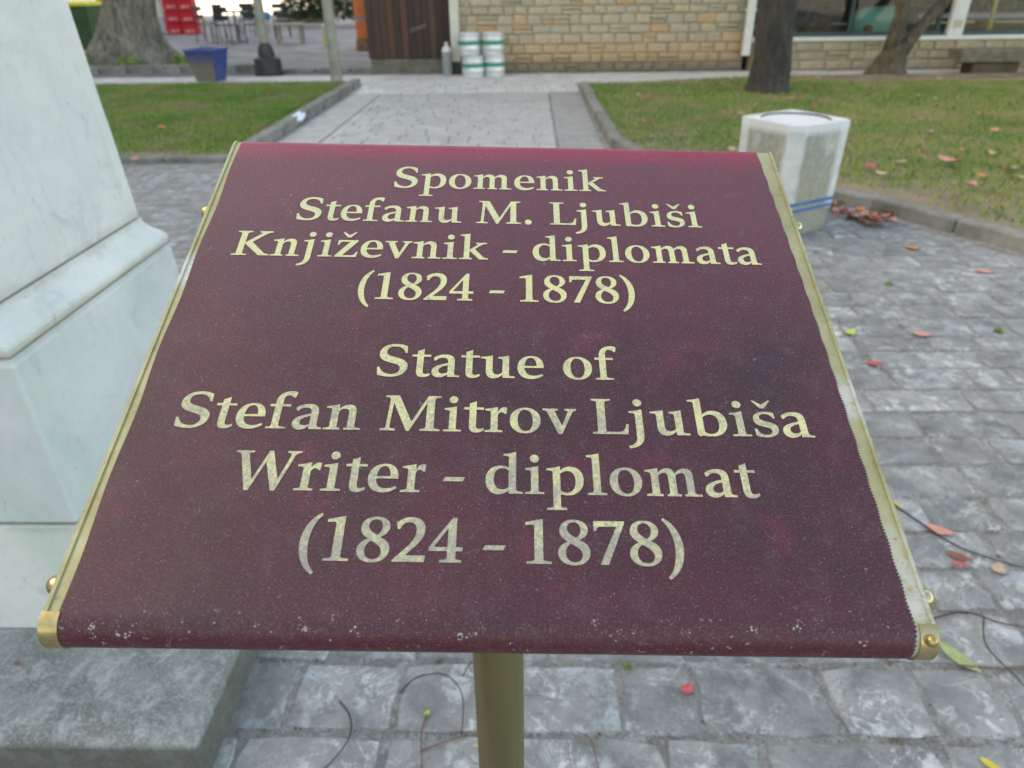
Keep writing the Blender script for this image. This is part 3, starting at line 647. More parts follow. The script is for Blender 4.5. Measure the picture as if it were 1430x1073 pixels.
def board_solid(u0, u1, off):
    P = prof(off); return MB().loft([[(u0, a, b) for a, b in P], [(u1, a, b) for a, b in P]])
fr = on_board(board_solid(-.2085, .2085, -.0004).build('board', M['brass'], sign, smooth=35))
# maroon film, wrapped round both noses; edge cut by hand so slightly wavy, jagged low on the right
P = prof(.0001, 150.)
# resample film profile finely along v
fine = []
for (a, b) in zip(P[:-1], P[1:]):
    L = math.hypot(b[0]-a[0], b[1]-a[1]); k = max(1, int(L/.0009))
    fine += [(a[0]+(b[0]-a[0])*i/k, a[1]+(b[1]-a[1])*i/k) for i in range(k)]
fine.append(P[-1])
lu = []; ru = []
for i, (vv, nn_) in enumerate(fine):
    q = (vv + .19)/.37
    l = -.2030 - .0018*min(1, max(0, q*2.2)) + .0006*math.sin(vv*70)
    r_ = .2003 + .0012*math.sin(q*3.1) - .0035*max(0, q - .6) + .0003*math.sin(vv*300)
    r_ += (.0007 if i % 2 else -.0004) * (1. if vv < .02 else .35)
    lu.append((l, vv, nn_)); ru.append((r_, vv, nn_))
mb = MB(); n = len(fine); cols = 16
for k in range(cols + 1):
    mb.v += [tuple(np.array(lu[i])*(1-k/cols) + np.array(ru[i])*(k/cols)) for i in range(n)]
for k in range(cols):
    for i in range(n - 1): mb.f.append((k*n+i+1, k*n+i, (k+1)*n+i, (k+1)*n+i+1))
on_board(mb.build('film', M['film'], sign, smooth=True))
# side lips and end caps
for sgn in (-1, 1):
    a, b = (.2085, .2105)
    P = prof(.0006); u0, u1 = (a, b) if sgn > 0 else (-b, -a)
    on_board(MB().loft([[(u0, q[0], q[1]) for q in P], [(u1, q[0], q[1]) for q in P]]).build('side_lip', M['brass'], sign, smooth=35))
    # cap over the lower nose
    r = RAD + .0008; arc = [(-.1832 + r*math.cos(R(a_)), -RAD + r*math.sin(R(a_))) for a_ in range(270, 84, -12)]
    inn = [(-.1832 + (RAD-.002)*math.cos(R(a_)), -RAD + (RAD-.002)*math.sin(R(a_))) for a_ in range(90, 276, 12)]
    u0, u1 = (.2022, .2110) if sgn > 0 else (-.2110, -.2022)
    on_board(MB().loft([[(u0, *q) for q in arc + inn], [(u1, *q) for q in arc + inn]]).build('end_cap', M['brass_cap'], sign, smooth=40))
s_ = MB(); s_.lathe([(0, 0), (.0030, 0), (.0030, .0015), (.0020, .0028), (0, .0032)], (0, 0, 0), 12)
o = s_.build('cap_screw', M['brass_cap'], sign, smooth=50); o.matrix_local = INV @ BM @ Matrix.Translation((.2068, -.1905, -.0014)) @ Matrix.Rotation(R(25), 4, 'X')
for su, vv in ((-1, .113), (-1, -.167), (1, .109), (1, -.1675)):
    mb = MB().lathe([(.0058, 0), (.0058, .0012), (.0048, .0014), (.0048, .0045), (.0044, .0062), (.0030, .0076), (.0012, .0082), (0, .0083)], (0, 0, 0), 20)
    o = mb.build('dome_bolt', M['bolt'], sign, smooth=40)
    o.matrix_local = INV @ BM @ Matrix.Translation((su*.2105, vv, -.0085)) @ Matrix.Rotation(R(90*su), 4, 'Y')
LINES = [
 (.1350, 35.7, [('Spomenik', -80.5, 76.5)]),
 (.0970, 35.7, [('Stefanu', -145.6, -28.7), ('M.', -17.9, 21.2), ('Ljubi\u0161i', 34.2, 142.2)]),
 (.0600, 35.4, [('Knji\u017eevnik', -182.0, -8.7), ('-', .8, 11.4), ('diplomata', 21.6, 177.2)]),
 (.0217, 35.4, [('(1824', -92.2, -17.3), ('-', -7.3, 3.2), ('1878)', 12.6, 87.9)]),
 (-.0405, 35.4, [('Statue', -72.1, 27.3), ('of', 38.9, 71.8)]),
 (-.0788, 35.4, [('Stefan', -180.4, -76.3), ('Mitrov', -65.4, 45.3), ('Ljubi\u0161a', 54.0, 179.2)]),
 (-.1173, 35.2, [('Writer', -141.0, -37.3), ('-', -27.9, -16.2), ('diplomat', -5.2, 140.8)]),
 (-.1560, 35.0, [('(1824', -97.2, -15.4), ('-', -5.5, 6.1), ('1878)', 16.0, 95.7)]),
]
for yb, size, words in LINES:
    mb = MB(); k = 0
    for wd, a, b in words: word_mesh(mb, wd, a/1000, b/1000, yb, size)
    # real baseline follows the measured one; film lies at +0.1 mm
    on_board(mb.build('lettering', M['letter'], sign))
# pole, socket under the board and floor flange
MB().lathe([(.0213, .012), (.0213, 1.210)], (0, 0, 0), 48).build('pole', M['pole'], sign, smooth=40)
MB().lathe([(.075, 0.0), (.075, .008), (.028, .012), (.028, .03), (.0213, .034)], (0, 0, .0), 32).build('base_flange', M['pole'], sign, smooth=40)
on_board(MB().box(-.04, .03, -.05, .05, -.031, -.0242).build('mounting_plate', M['pole'], sign))
MB().lathe([(.026, 1.18), (.026, 1.228)], (0, 0, 0), 32).build('socket', M['pole'], sign, smooth=40)

# ------------------------------------------------------------------ monument
mon = empty('monument_pedestal', (-1.33, 1.51, 0), 0, 'large pale marble monument pedestal stepping up at the left edge beside the board', 'monument')
def rloft(name, prof_, mat, xr=-.975, yf=1.16, xl=-1.69, yb=1.875, ch=.006, smooth=False, sub=True):
    """prof_: list of (z, inset)"""
    rings = []
    for z, ins in prof_:
        x0, x1, y0, y1 = xl + ins + 1.33, xr - ins + 1.33, yf + ins - 1.51, yb - ins - 1.51
        rings.append([(x0+ch,y0,z),(x1-ch,y0,z),(x1-ch*.3,y0+ch*.3,z),(x1,y0+ch,z),(x1,y1-ch,z),(x1-ch*.3,y1-ch*.3,z),(x1-ch,y1,z),(x0+ch,y1,z),(x0,y1-ch,z),(x0,y0+ch,z)])
    return MB().loft(rings).build(name, mat, mon)
# worn grey step with bevelled front
def ring8(x0, x1, y0, y1, z, c): return [(x0+c,y0,z),(x1-c,y0,z),(x1,y0+c,z),(x1,y1-c,z),(x1-c,y1,z),(x0+c,y1,z),(x0,y1-c,z),(x0,y0+c,z)]
sx = 1.33; sy = 1.51
mb = MB(); rg = []
for z, ox, oy, c in ((-.02, .0, .0, .008), (.090, -.002, -.003, .008), (.100, -.004, -.009, .012), (.1195, -.009, -.052, .016), (.1205, -.013, -.058, .018)):
    rg.append(ring8(-1.985 - ox + sx, -.672 + ox + sx, .878 - oy - sy, 2.15 + oy - sy, z, c))
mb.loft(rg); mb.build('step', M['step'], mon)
rloft('base_block', [(.1215, .004), (.124, .0), (.431, .0), (.436, .004)], M['marble'], xr=-.970, yf=1.161)
rloft('joint', [(.434, .010), (.446, .010)], M['joint'], xr=-.970, yf=1.161)
rloft('pedestal_block', [(.443, .004), (.448, .0), (.815, .011), (.822, .014), (.828, .020)], M['marble_b'], xr=-.966, yf=1.161)
rloft('upper_joint', [(.825, .026), (.836, .026)], M['mortar'], xr=-.966, yf=1.161)
rloft('moulding', [(.833, .020), (.838, .012), (.850, .010), (.858, .012), (.868, .020), (.878, .031), (.888, .040), (.900, .047), (.912, .050)], M['marble'], xr=-.968, yf=1.163)
rloft('shaft', [(.914, .056), (.918, .052), (1.15, .060), (1.17, .0615), (2.1, .095)], M['marble'], xr=-.968, yf=1.163)
rloft('top_slab', [(2.101, .06), (2.15, .03), (2.22, .02)], M['marble'], xr=-.968, yf=1.163)

# ------------------------------------------------------------------ concrete planter with blue stripes
pl = empty('concrete_planter', (1.63, 4.66, 0), R(-14.5), 'whitewashed square concrete planter with two blue stripes beside the curved kerb', 'planter')
def oct_ring(hs, ch0, z):   # a square standing on its corner, corners cut off
    P = []
    for k in range(4):
        a = k*math.pi/2
        cx, cy = hs*math.cos(a), hs*math.sin(a); ch = ch0 if k == 3 else .010
        tx, ty = -math.sin(a), math.cos(a)
        P.append((cx - ch*math.cos(a) - tx*ch, cy - ch*math.sin(a) - ty*ch, z)); P.append((cx - ch*math.cos(a) + tx*ch, cy - ch*math.sin(a) + ty*ch, z))
    return P
HS, CH = .322, .045
mb = MB().loft([oct_ring(HS-.012, CH, .142), oct_ring(HS, CH, .635), oct_ring(HS+.001, CH, .638), oct_ring(HS+.001, CH, .668), oct_ring(HS-.002, CH, .672)], cap=False)
oc_ = [Vector(p).to_2d() for p in oct_ring(HS-.002, CH, 0)]
def ray_oct(a):
    d = Vector((math.cos(a), math.sin(a))); best = 9
    for i in range(8):
        p, q = oc_[i], oc_[(i+1) % 8]; e = q - p; den = d.x*e.y - d.y*e.x
        if abs(den) < 1e-9: continue
        t_ = (p.x*e.y - p.y*e.x)/den; u_ = (p.x*d.y - p.y*d.x)/den
        if t_ > 0 and -1e-6 <= u_ <= 1.000001: best = min(best, t_)
    return best
angs = [2*math.pi*i/64 + .01 for i in range(64)]
ringf = lambda f_, z: [(f_(a)*math.cos(a), f_(a)*math.sin(a), z) for a in angs]
rm = MB().loft([ringf(ray_oct, .6721), ringf(lambda a: .208, .6725), ringf(lambda a: .206, .6715)], cap=False)
MB().loft([ringf(lambda a: .206, .6714), ringf(lambda a: .204, .655)], cap=False).build('opening', M['iron'], pl)  # dark material paints the shade on the opening's inner wall
rm.build('rim', M['planter_chamfer'], pl)
MB().lathe([(.2035, .636), (.2035, .6605), (.10, .662), (0, .662)], (0, 0, 0), 40).build('filling', M['planter'], pl)
mb.build('body', M['planter'], pl)
for k in range(4):
    a = k*math.pi/2
    if k == 3:  # the freshly whitened chamfer that faces the board
        ch_ = MB(); r0 = oct_ring(HS-.0095, CH+.002, .20); r1 = oct_ring(HS+.0025, CH+.002, .634)
        ch_.add([r0[6], r0[7], r1[7], r1[6]], [(0, 1, 2, 3)]); ch_.build('white_corner', M['planter_chamfer'], pl)
MB().loft([oct_ring(HS-.030, CH, .0), oct_ring(HS-.014, CH, .141)]).build('plinth', M['planter_base'], pl)
for z0, z1 in ((.150, .172), (.190, .213)):
    MB().loft([oct_ring(HS-.0085, CH, z0), oct_ring(HS-.0075, CH, z1)], cap=False).build('blue_stripe', M['blue_stripe'], pl)

# ------------------------------------------------------------------ stone wall building, shed, terrace
def stone_block(w_, h_, d_, c=.014):
    mb = MB(); a, b = w_/2, h_/2; j = lambda: random.uniform(-.006, .006)
    def rg(ins, y_): return [(-a+ins+j(), y_, -b+ins+j()), (j(), y_, -b+ins+j()), (a-ins+j(), y_, -b+ins+j()), (a-ins+j(), y_, b-ins+j()), (j(), y_, b-ins+j()), (-a+ins+j(), y_, b-ins+j())]
    r2 = rg(c*1.5, -d_)
    mb.loft([[(p[0], p[1], p[2]) for p in rg(0, 0.)], rg(0, -d_ + c), r2], cap=True); return mb
def stone_wall(root, x0, x1, z0, z1, y_, mat, wr, hr, cap_n=290):
    z = z0; cnt = 0; extra = MB()
    while z < z1 - .03:
        hh = min(random.uniform(*hr), z1 - z)
        if z1 - (z + hh) < .05: hh = z1 - z
        x = x0 - random.uniform(0, .1)
        while x < x1 - .02:
            ww = random.uniform(*wr); a, b = max(x, x0), min(x + ww, x1)
            if x1 - b < .09: b = x1; ww = b - x
            parts_ = [(z, hh)] if random.random() > .16 or cnt > 260 else [(z, hh*.48), (z + hh*.49, hh*.51)]
            for zz_, h2 in parts_:
                mb = stone_block(b - a - random.uniform(.008, .022), h2 - random.uniform(.006, .018), .030 + random.uniform(0, .02))
                o = mb.build('wall_stone', mat, root); o.location = ((a+b)/2 - root.location.x, y_ - root.location.y, zz_ + h2/2); o.rotation_euler.y = random.uniform(-.02, .02); cnt += 1
            x += ww
        z += hh
    return cnt
bld = empty('stone_building', (1.2, 13.4, 0), 0, 'building with coursed warm limestone wall facing the end of the path', 'building')
MB().box(-2.42, 2.40, -.01, 5., -.03, 3.6).build('wall', M['mortar'], bld)
stone_wall(bld, -1.21, 3.58, 0., 1.32, 13.386, M['wall_stone'], (.17, .36), (.125, .175))
MB().box(-2.42, 2.4, -.045, -.011, 1.325, 3.6).build('upper_wall', M['wall_stone'], bld)
MB().add([(-2.7,-.4,3.6),(2.7,-.4,3.6),(2.7,5.3,3.6),(-2.7,5.3,3.6),(-2.7,2.4,5.),(2.7,2.4,5.)], [(0,1,5,4),(2,3,4,5),(1,2,5),(3,0,4),(0,3,2,1)]).build('roof', M['roof_tile'], bld)
pp = empty('drainpipe', (3.60, 13.22, 0), 0, 'white square downpipe at the corner between stone wall and glazed terrace', 'pipe')
MB().cbox(-.065, .065, -.05, .05, .24, 3.4, .01).build('pipe', M['white_paint'], pp)
for z in (.9, 2.2): MB().box(-.078, .078, -.056, .15, z, z + .03).build('bracket', M['white_paint'], pp)
# shed of dark vertical boards
sh = empty('wooden_shed', (-2.0, 13.62, 0), 0, 'dark brown shed of upright boards on a low stone footing left of the kegs', 'shed')
x = -.80; i = 0
while x < .64:
    ww = .12; mb = MB().cbox(-ww/2 + .003, ww/2 - .003, -.02, .012, 0, 2.2 - .21, .003)
    o = mb.build('board', M['board'], sh); o.location = (x + ww/2, -.0 + random.uniform(-.004, .004), .215); x += ww
MB().box(-.79, .63, .03, 2.2, .2, 2.4).build('core', M['board'], sh)
MB().box(-.85, .70, -.15, 2.3, 2.42, 2.5).build('roof', M['board'], sh)
MB().cbox(-.76, .66, -.10, 2.2, -.02, .205, .02).build('footing', M['bench'], sh)
# chalky scrawl on the boards
mb = MB()
for k in range(5): mb.tube([(-.02 + .05*k - .02, -.027, .62 + .02*k), (.01 + .05*k, -.027, .71 + .012*k), (.03 + .05*k, -.027, .65 + .01*k)], .006, 4)
mb.build('chalk_scrawl', M['grey_paint'], sh)
po = empty('corner_post', (-1.245, 13.22, 0), 0, 'cream square post at the corner between shed and stone wall', 'post')
MB().cbox(-.075, .075, -.05, .05, .20, 3.2, .008).build('post', M['cream_paint'], po)
MB().box(-.07, .07, -.045, .045, 0, .199).build('base', M['iron'], po)

# terrace
PLANTS = []
te = empty('glazed_terrace', (6.8, 13.2, 0), 0, 'glazed terrace on a low honey coloured stone wall at the right', 'building')
MB().box(-3.08, 4.2, .03, .28, -.03, .445).build('wall', M['mortar'], te)
stone_wall(te, 3.74, 10.9, 0., .44, 13.226, M['terrace_stone'], (.22, .5), (.12, .16))
MB().cbox(-3.12, 4.2, -.04, .30, .449, .505, .008).build('sill', M['white_paint'], te)
MB().box(-3.05, 4.2, .10, .18, .507, .570).build('bottom_rail', M['frame'], te)
for xx in (-3.02, -1.55, -.10, .30, 2.1, 4.1):
    MB().box(xx, xx + .05, .10, .18, .572, 2.6).build('mullion', M['frame'], te)
for x0, x1 in ((-2.97, -1.55), (-1.50, -.10), (.35, 2.1), (2.15, 4.1)):
    MB().box(x0 + .002, x1 - .002, .135, .142, .573, 2.6).build('window_pane', M['glass'], te)
MB().cbox(-.02+.06, .30+.02-.04, -.02, .09, .507, 2.6, .01).build('column', M['white_paint'], te)
MB().box(.09, .235, -.024, -.021, .62, .74).build('column_patch', M['rust'], te).data.materials[0] = M['render_wall']
MB().box(.09, .235, -.024, -.021, .78, 1.5).build('notice', M['white_paint'], te)
MB().box(-3.2, 9.4, -.05, 6.2, 2.605, 2.8).build('roof', M['interior'], te)
MB().box(-3.08, 9.2, .30, 6.1, -.03, .35).build('floor', M['interior_floor'], te)
MB().box(-3.08, 9.2, 6.0, 6.1, .36, 2.6).build('back_wall', M['interior'], te)
# things on the terrace
def cushion(root, mat, w_, d_, h_, name='cushion'):
    rg = []
    for k, (z, s) in enumerate(((0, .75), (.1, .93), (.35, 1.), (.7, .97), (.9, .82), (1., .5))):
        rg.append([(w_/2*s*math.copysign(abs(math.cos(a))**.6, math.cos(a)), d_/2*s*math.copysign(abs(math.sin(a))**.6, math.sin(a)), z*h_) for a in [2*math.pi*i/16 for i in range(16)]])
    return MB().loft(rg).build(name, mat, root, smooth=True)
tc = empty('teal_armchair', (6.18, 14.4, .35), 0, 'teal padded armchair with a red patch behind the terrace glass', 'armchair')
cushion(tc, M['teal'], .95, .5, .55, 'padded_shell')
MB().lathe([(0, 0), (.09, .0), (.075, .012), (0, .015)], (0, 0, 0), 14).build('red_patch', M['red_spot'], tc, smooth=True)
rp = [c for c in COL.objects if c.parent == tc][-1]; rp.location = (-.23, -.247, .22); rp.rotation_euler = (R(90), 0, 0); rp.scale = (1, .55, 1)
bt = empty('blue_tub', (4.45, 14.0, .35), 0, 'blue plastic tub behind the terrace glass beside the dark trunk', 'tub')
MB().lathe([(.0, 0), (.15, 0), (.2, .22), (.215, .225), (.215, .24), (.19, .24), (.14, .02), (0, .02)], (0, 0, 0), 20).build('tub', M['blue_cloth'], bt, smooth=30)
for xx, lab in ((7.0 + .05 - .62, 'yellow post left of the white column seen through the terrace glass'), (8.05, 'yellow post right of the white column seen through the terrace glass')):
    yp = empty('yellow_post', (xx, 14.2, .35), 0, lab, 'post', 'yellow posts on the terrace')
    MB().cbox(-.03, .03, -.03, .03, 0, 2.2, .005).build('post', M['yellow_paint'], yp); MB().cbox(-.08, .08, -.08, .08, 0, .015, .003).build('foot', M['yellow_paint'], yp)
lb = empty('terrace_bench', (8.3, 14.9, .35), R(-6), 'long pale lilac bench seat behind the right hand terrace glass', 'bench')
MB().cbox(-1.2, 1.2, -.2, .2, .33, .40, .01).build('seat', M['lilac'], lb)
for sx_ in (-1., 1.): MB().box(sx_-.03, sx_+.03, -.17, .17, 0, .33).build('leg', M['iron'], lb)
MB().cbox(-1.2, 1.2, -.26, -.22, .05, .12, .01).build('foot_rail', M['yellow_paint'], lb)
for xx, yy, w_, lab in ((4.9, 15.6, .7, 'dark lounge chair behind the terrace glass beside the dark trunk'), (6.9, 15.2, .5, 'dark lounge chair behind the glass just left of the white column')):
    lc = empty('lounge_chair', (xx, yy, .35), 0, lab, 'chair', 'dark lounge chairs on the terrace')
    MB().cbox(-w_/2, w_/2, -.3, .3, .18, .34, .03).build('seat', M['interior'], lc); MB().cbox(-w_/2, w_/2, .22, .34, .345, .8, .03).build('backrest', M['black_metal'], lc)
    for a in (-1, 1): MB().cbox(a*w_/2-.04, a*w_/2+.04, -.3, .3, 0, .5, .02).build('arm', M['interior'], lc)

for xx, yy, zz_, s_, lab in ((4.6, 17.2, .75, .5, 'shrub in the terrace left of the teal armchair'), (7.7, 17.0, .7, .6, 'shrub in the terrace seen between the yellow posts'), (9.3, 16.6, .9, .7, 'shrub in the terrace behind the lilac bench'), (6.3, 17.4, .9, .6, 'shrub in the terrace behind the teal armchair'), (11.2, 16.8, .8, .7, 'shrub in the terrace at its far right end')):
    PLANTS.append((xx, yy, zz_, s_, lab))
# ------------------------------------------------------------------ trees
def trunk_mesh(pts, radii, n=28, lobes=5, lobe_amt=None, seed=0, noise=.05):
    rr = random.Random(seed); ph = [rr.uniform(0, 6.28) for _ in range(6)]
    pts = [Vector(p) for p in pts]; rings = []
    m = len(pts)
    # densify
    P = []; Q = []
    for i in range(m - 1):
        for k in range(5):
            s = k/5; P.append(pts[i].lerp(pts[i+1], s)); Q.append((radii[i]*(1-s) + radii[i+1]*s, ((lobe_amt[i]*(1-s) + lobe_amt[i+1]*s) if lobe_amt else 0)))
    P.append(pts[-1]); Q.append((radii[-1], lobe_amt[-1] if lobe_amt else 0))
    for j, (p, (r, la)) in enumerate(zip(P, Q)):
        ring = []
        for i in range(n):
            a = 2*math.pi*i/n
            d = 1 + noise*(math.sin(3*a + ph[0] + p.z*2) + .6*math.sin(7*a + ph[1] - p.z*3) + .4*math.sin(13*a + ph[2] + p.z*7)) + la*max(0, math.cos(lobes*a/1. + ph[3]))**1.5 + la*.4*max(0, math.cos(3*a + ph[4]))
            ring.append((p.x + r*d*math.cos(a), p.y + r*d*math.sin(a), p.z))
        rings.append(ring)
    return MB().loft(rings)
def crown(root, blobs, mat, count, leaf=.09, name='crown'):
    V = []; F = []; loc = root.location
    per = count // len(blobs); k = 0
    for (cx, cy, cz, r) in blobs:
        d = rng.normal(size=(per, 3)); d /= np.linalg.norm(d, axis=1)[:, None]; rad = r * rng.uniform(.35, 1., per)[:, None]**.6
        Pp = d*rad*np.array([1, 1, .7]) + np.array([cx, cy, cz])
        A = rng.normal(size=(per, 3)); A /= np.linalg.norm(A, axis=1)[:, None]; B = np.cross(A, rng.normal(size=(per, 3))); B /= np.linalg.norm(B, axis=1)[:, None]
        s = leaf * rng.uniform(.6, 1.3, per)[:, None]
        q = np.stack([Pp - A*s, Pp + B*s*.5, Pp + A*s, Pp - B*s*.5], 1).reshape(-1, 3); V.append(q)
        F += [(k+4*i, k+4*i+1, k+4*i+2, k+4*i+3) for i in range(per)]; k += 4*per
    me = bpy.data.meshes.new(name); me.from_pydata(np.concatenate(V).tolist(), [], F); me.materials.append(mat); me.update()
    o = bpy.data.objects.new(name, me); return link(o, root)
def limbs(root, starts, mat):
    for i, (a, b, r0, r1) in enumerate(starts):
        a = Vector(a); b = Vector(b); mid = (a + b)/2 + Vector((random.uniform(-.15, .15), random.uniform(-.15, .15), .1))
        MB().tube([a, mid, b], [r0, (r0+r1)/2, r1], 10).build('limb', mat, root, smooth=True)
for xx, yy, zz_, s_, lab in PLANTS:
    q = empty('terrace_shrub', (xx, yy, .35), 0, lab, 'shrub', 'shrubs in the glazed terrace')
    crown(q, [(0, 0, zz_ - .2, s_), (.3, 0, zz_ + .2, s_*.7), (-.3, 0, zz_, s_*.7)], M['shrub_leaf'], 900, .07, 'leaves')
    MB().lathe([(.16, 0), (.2, .3), (.17, .3), (0, .27)], (0, 0, 0), 14).build('pot', M['rust'], q, smooth=30)
# dark straight trunk in the right lawn
T = empty('dark_trunk_tree', (3.19, 10.4, .03), 0, 'tree with a thick dark brown straight trunk standing in the right lawn', 'tree')
trunk_mesh([(0,0,-.05),(0,0,.12),(0,0,.4),(-.03,0,.8),(-.02,0,1.2),(.1,0,2.2),(.15,.05,3.4)], [.31,.262,.245,.235,.24,.23,.2], lobes=6, lobe_amt=[.16,.09,.03,0,0,0,0], seed=3, noise=.02).build('trunk', M['bark_dark'], T, smooth=True)
limbs(T, [((.15,.05,3.3),(1.3,.6,5.2),.14,.05),((.15,.05,3.3),(-1.1,.3,5.3),.14,.05),((.15,.05,3.3),(.2,-.9,5.4),.12,.05)], M['bark_dark'])
crown(T, [(1.2,.5,5.6,1.5),(-1.1,.3,5.7,1.5),(.2,-.8,6.1,1.5),(.1,.7,6.6,1.4)], M['foliage'], 5200)
# twin stem tree
T = empty('forked_tree', (5.62, 12.35, .03), 0, 'slim brown tree forking low into two stems before the terrace wall', 'tree')
trunk_mesh([(0,0,-.05),(0,0,.1),(.02,0,.28),(.08,0,.42)], [.30,.235,.19,.15], lobes=4, lobe_amt=[.35,.2,.08,.02], seed=5, noise=.05).build('trunk', M['bark_mid'], T, smooth=True)
MB().tube([(-.02,0,.3),(.0,0,.55),(.03,0,.85),(-.02,0,1.2),(.05,0,2.2),(.2,0,3.2)], [.13,.115,.105,.11,.09,.06], 12).build('stem', M['bark_mid'], T, smooth=True)
MB().tube([(.12,0,.30),(.26,0,.52),(.40,.0,.72),(.62,0,1.0),(1.1,0,1.8),(1.5,0,2.8)], [.13,.10,.085,.085,.07,.05], 12).build('stem', M['bark_mid'], T, smooth=True)
crown(T, [(.3,0,3.9,1.1),(1.6,0,3.6,1.0),(.9,.2,4.6,1.1)], M['foliage'], 3200)
# big plane tree at left
T = empty('plane_tree', (-7.78, 15.2, 0), 0, 'huge old plane tree with flared mossy roots at the upper left', 'tree')
trunk_mesh([(0,0,-.05),(.0,0,.10),(-.02,0,.28),(.02,0,.5),(.08,0,.8),(.2,0,1.15),(.25,0,2.),(.3,0,3.6)], [.66,.62,.56,.50,.45,.42,.42,.36], n=44, lobes=5, lobe_amt=[.62,.50,.36,.24,.17,.12,.08,.04], seed=11, noise=.05).build('trunk', M['bark_plane'], T, smooth=True)
for a, L in ((200, 1.0), (235, .75), (265, .8), (300, .85), (335, .8), (165, .9)):
    c_, s_ = math.cos(R(a)), math.sin(R(a))
    MB().tube([(.40*c_, .40*s_, .42), (.62*c_, .62*s_, .22), (.62*c_*1.2 + .05, .62*s_*1.2, .09), ((.5+L*.5)*c_, (.5+L*.5)*s_, -.02)], [.17, .13, .10, .04], 10).build('root', M['bark_plane'], T, smooth=True)
limbs(T, [((.3,0,3.4),(2.3,.3,5.8),.25,.1),((.3,0,3.4),(-1.7,.3,5.9),.25,.1),((.3,0,3.4),(.4,-1.5,6.),.22,.1)], M['bark_plane'])
crown(T, [(2.4,.3,6.4,2.),(-1.8,.3,6.4,2.),(.4,-1.6,6.6,2.),(.3,1.2,7.6,2.)], M['foliage'], 6400, .12)
# low plants and stone edging round the plane tree
tb = empty('tree_bed_border', (-6.9, 13.9, 0), 0, 'low rough stone border in front of the plane tree', 'border')
for k in range(7):
    MB().cbox(-.24, .24, -.09, .09, -.02, .13 + random.uniform(-.01, .01), .02).build('border_stone', M['kerb'], tb).location = (-1.1 + .5*k, random.uniform(-.01, .01), 0)
tb2 = empty('courtyard_edge', (-3.6, 13.75, 0), 0, 'thin dark stone edging of the courtyard between lamp base and slim post', 'border')
for k in range(5):
    MB().cbox(-.30, .30, -.06, .06, -.02, .06 + random.uniform(-.008, .008), .012).build('border_stone', M['kerb'], tb2).location = (-.5 + .62*k, random.uniform(-.01, .01), 0)
for (x, y_, s_, lab) in ((-7.42, 14.25, .22, 'small green plant between the roots of the plane tree'), (-5.95, 14.3, .16, 'small green plant just behind the blue planter'), (-8.25, 14.2, .2, 'green plant left of the plane tree roots'), (-6.5, 14.5, .2, 'low green weeds right of the plane tree roots')):
    q = empty('low_plant', (x, y_, 0), 0, lab, 'plant', 'low plants round the plane tree')
    crown(q, [(0, 0, .12, s_), (.12, 0, .08, s_*.6)], M['grass'], 240, .05, 'leaves')

# ------------------------------------------------------------------ left background furniture
bp = empty('blue_planter', (-5.24, 12.62, 0), R(-8), 'empty blue tapered planter tub standing behind the left lawn', 'planter')
def tap(z, h0, h1, H): s = h0 + (h1-h0)*z/H; return [(-s,-s,z),(s,-s,z),(s,s,z),(-s,s,z)]
MB().loft([tap(0,.165,.25,.49), tap(.46,.165,.25,.49), [( x*1.04, y_*1.04, .462) for x,y_,z in tap(.46,.165,.25,.49)], [( x*1.04, y_*1.04, .49) for x,y_,z in tap(.46,.165,.25,.49)],
           [( x*.9, y_*.9, .49) for x,y_,z in tap(.46,.165,.25,.49)], [( x*.86, y_*.86, .38) for x,y_,z in tap(.46,.165,.25,.49)]]).build('tub', M['blue_paint'], bp)
fr_ = MB(); a = tap(.004,.165,.25,.49); b = tap(.455,.165,.25,.49); fr_.add([(a[0][0],a[0][1]-.003,a[0][2]),(a[1][0],a[1][1]-.003,a[1][2]),(b[1][0],b[1][1]-.003,b[1][2]),(b[0][0],b[0][1]-.003,b[0][2])],[(0,1,2,3)])
fr_.build('worn_front', M['blue_worn'], bp)
lp = empty('street_lamp', (-4.56, 13.5, 0), 0, 'street lamp with a dark stepped cast iron base behind the left lawn', 'street lamp')
MB().lathe([(.25, -.02), (.25, .05), (.235, .06), (.23, .25), (.20, .27), (.145, .29), (.14, .36), (.12, .44), (.09, .48), (.085, .5)], (0, 0, 0), 12).build('base', M['iron'], lp, smooth=30)
MB().lathe([(.085, .50), (.08, 1.2), (.06, 3.8)], (0, 0, 0), 14).build('post', M['post_paint'], lp, smooth=40)
MB().lathe([(.05, 3.8), (.16, 3.95), (.2, 4.25), (.05, 4.4), (0, 4.45)], (0, 0, 0), 12).build('lantern', M['white_paint'], lp, smooth=30)
tp = empty('slim_post', (-3.04, 12.1, 0), R(0), 'slim olive grey metal post rising at the corner of the left lawn', 'post')
MB().tube([(0, 0, .02), (0, 0, 1.2), (0, 0, 3.4)], [.082, .082, .075], 16).build('post', M['post_paint'], tp, smooth=40)
MB().lathe([(.15, 0), (.15, .03), (.10, .05), (.09, .12), (.083, .13)], (0, 0, 0), 16).build('base_plate', M['post_paint'], tp, smooth=30)
wb = empty('wheelie_bin', (-10.05, 18.0, 0), R(-6), 'dark green wheelie bin with a yellow lid left of the plane tree', 'bin')
MB().loft([[(-.24,-.3,.1),(.24,-.3,.1),(.24,.3,.1),(-.24,.3,.1)], [(-.31,-.36,.98),(.31,-.36,.98),(.31,.36,.98),(-.31,.36,.98)]]).build('body', M['bin_green'], wb)
MB().cbox(-.33, .33, -.4, .4, .985, 1.06, .02).build('lid', M['yellow_plastic'], wb)
for s in (-1, 1):
    o = MB().lathe([(.1, -.03), (.1, .03)], (0, 0, 0), 14).build('wheel', M['black_metal'], wb); o.location = (s*.2, .3, .1); o.rotation_euler = (0, R(90), 0)
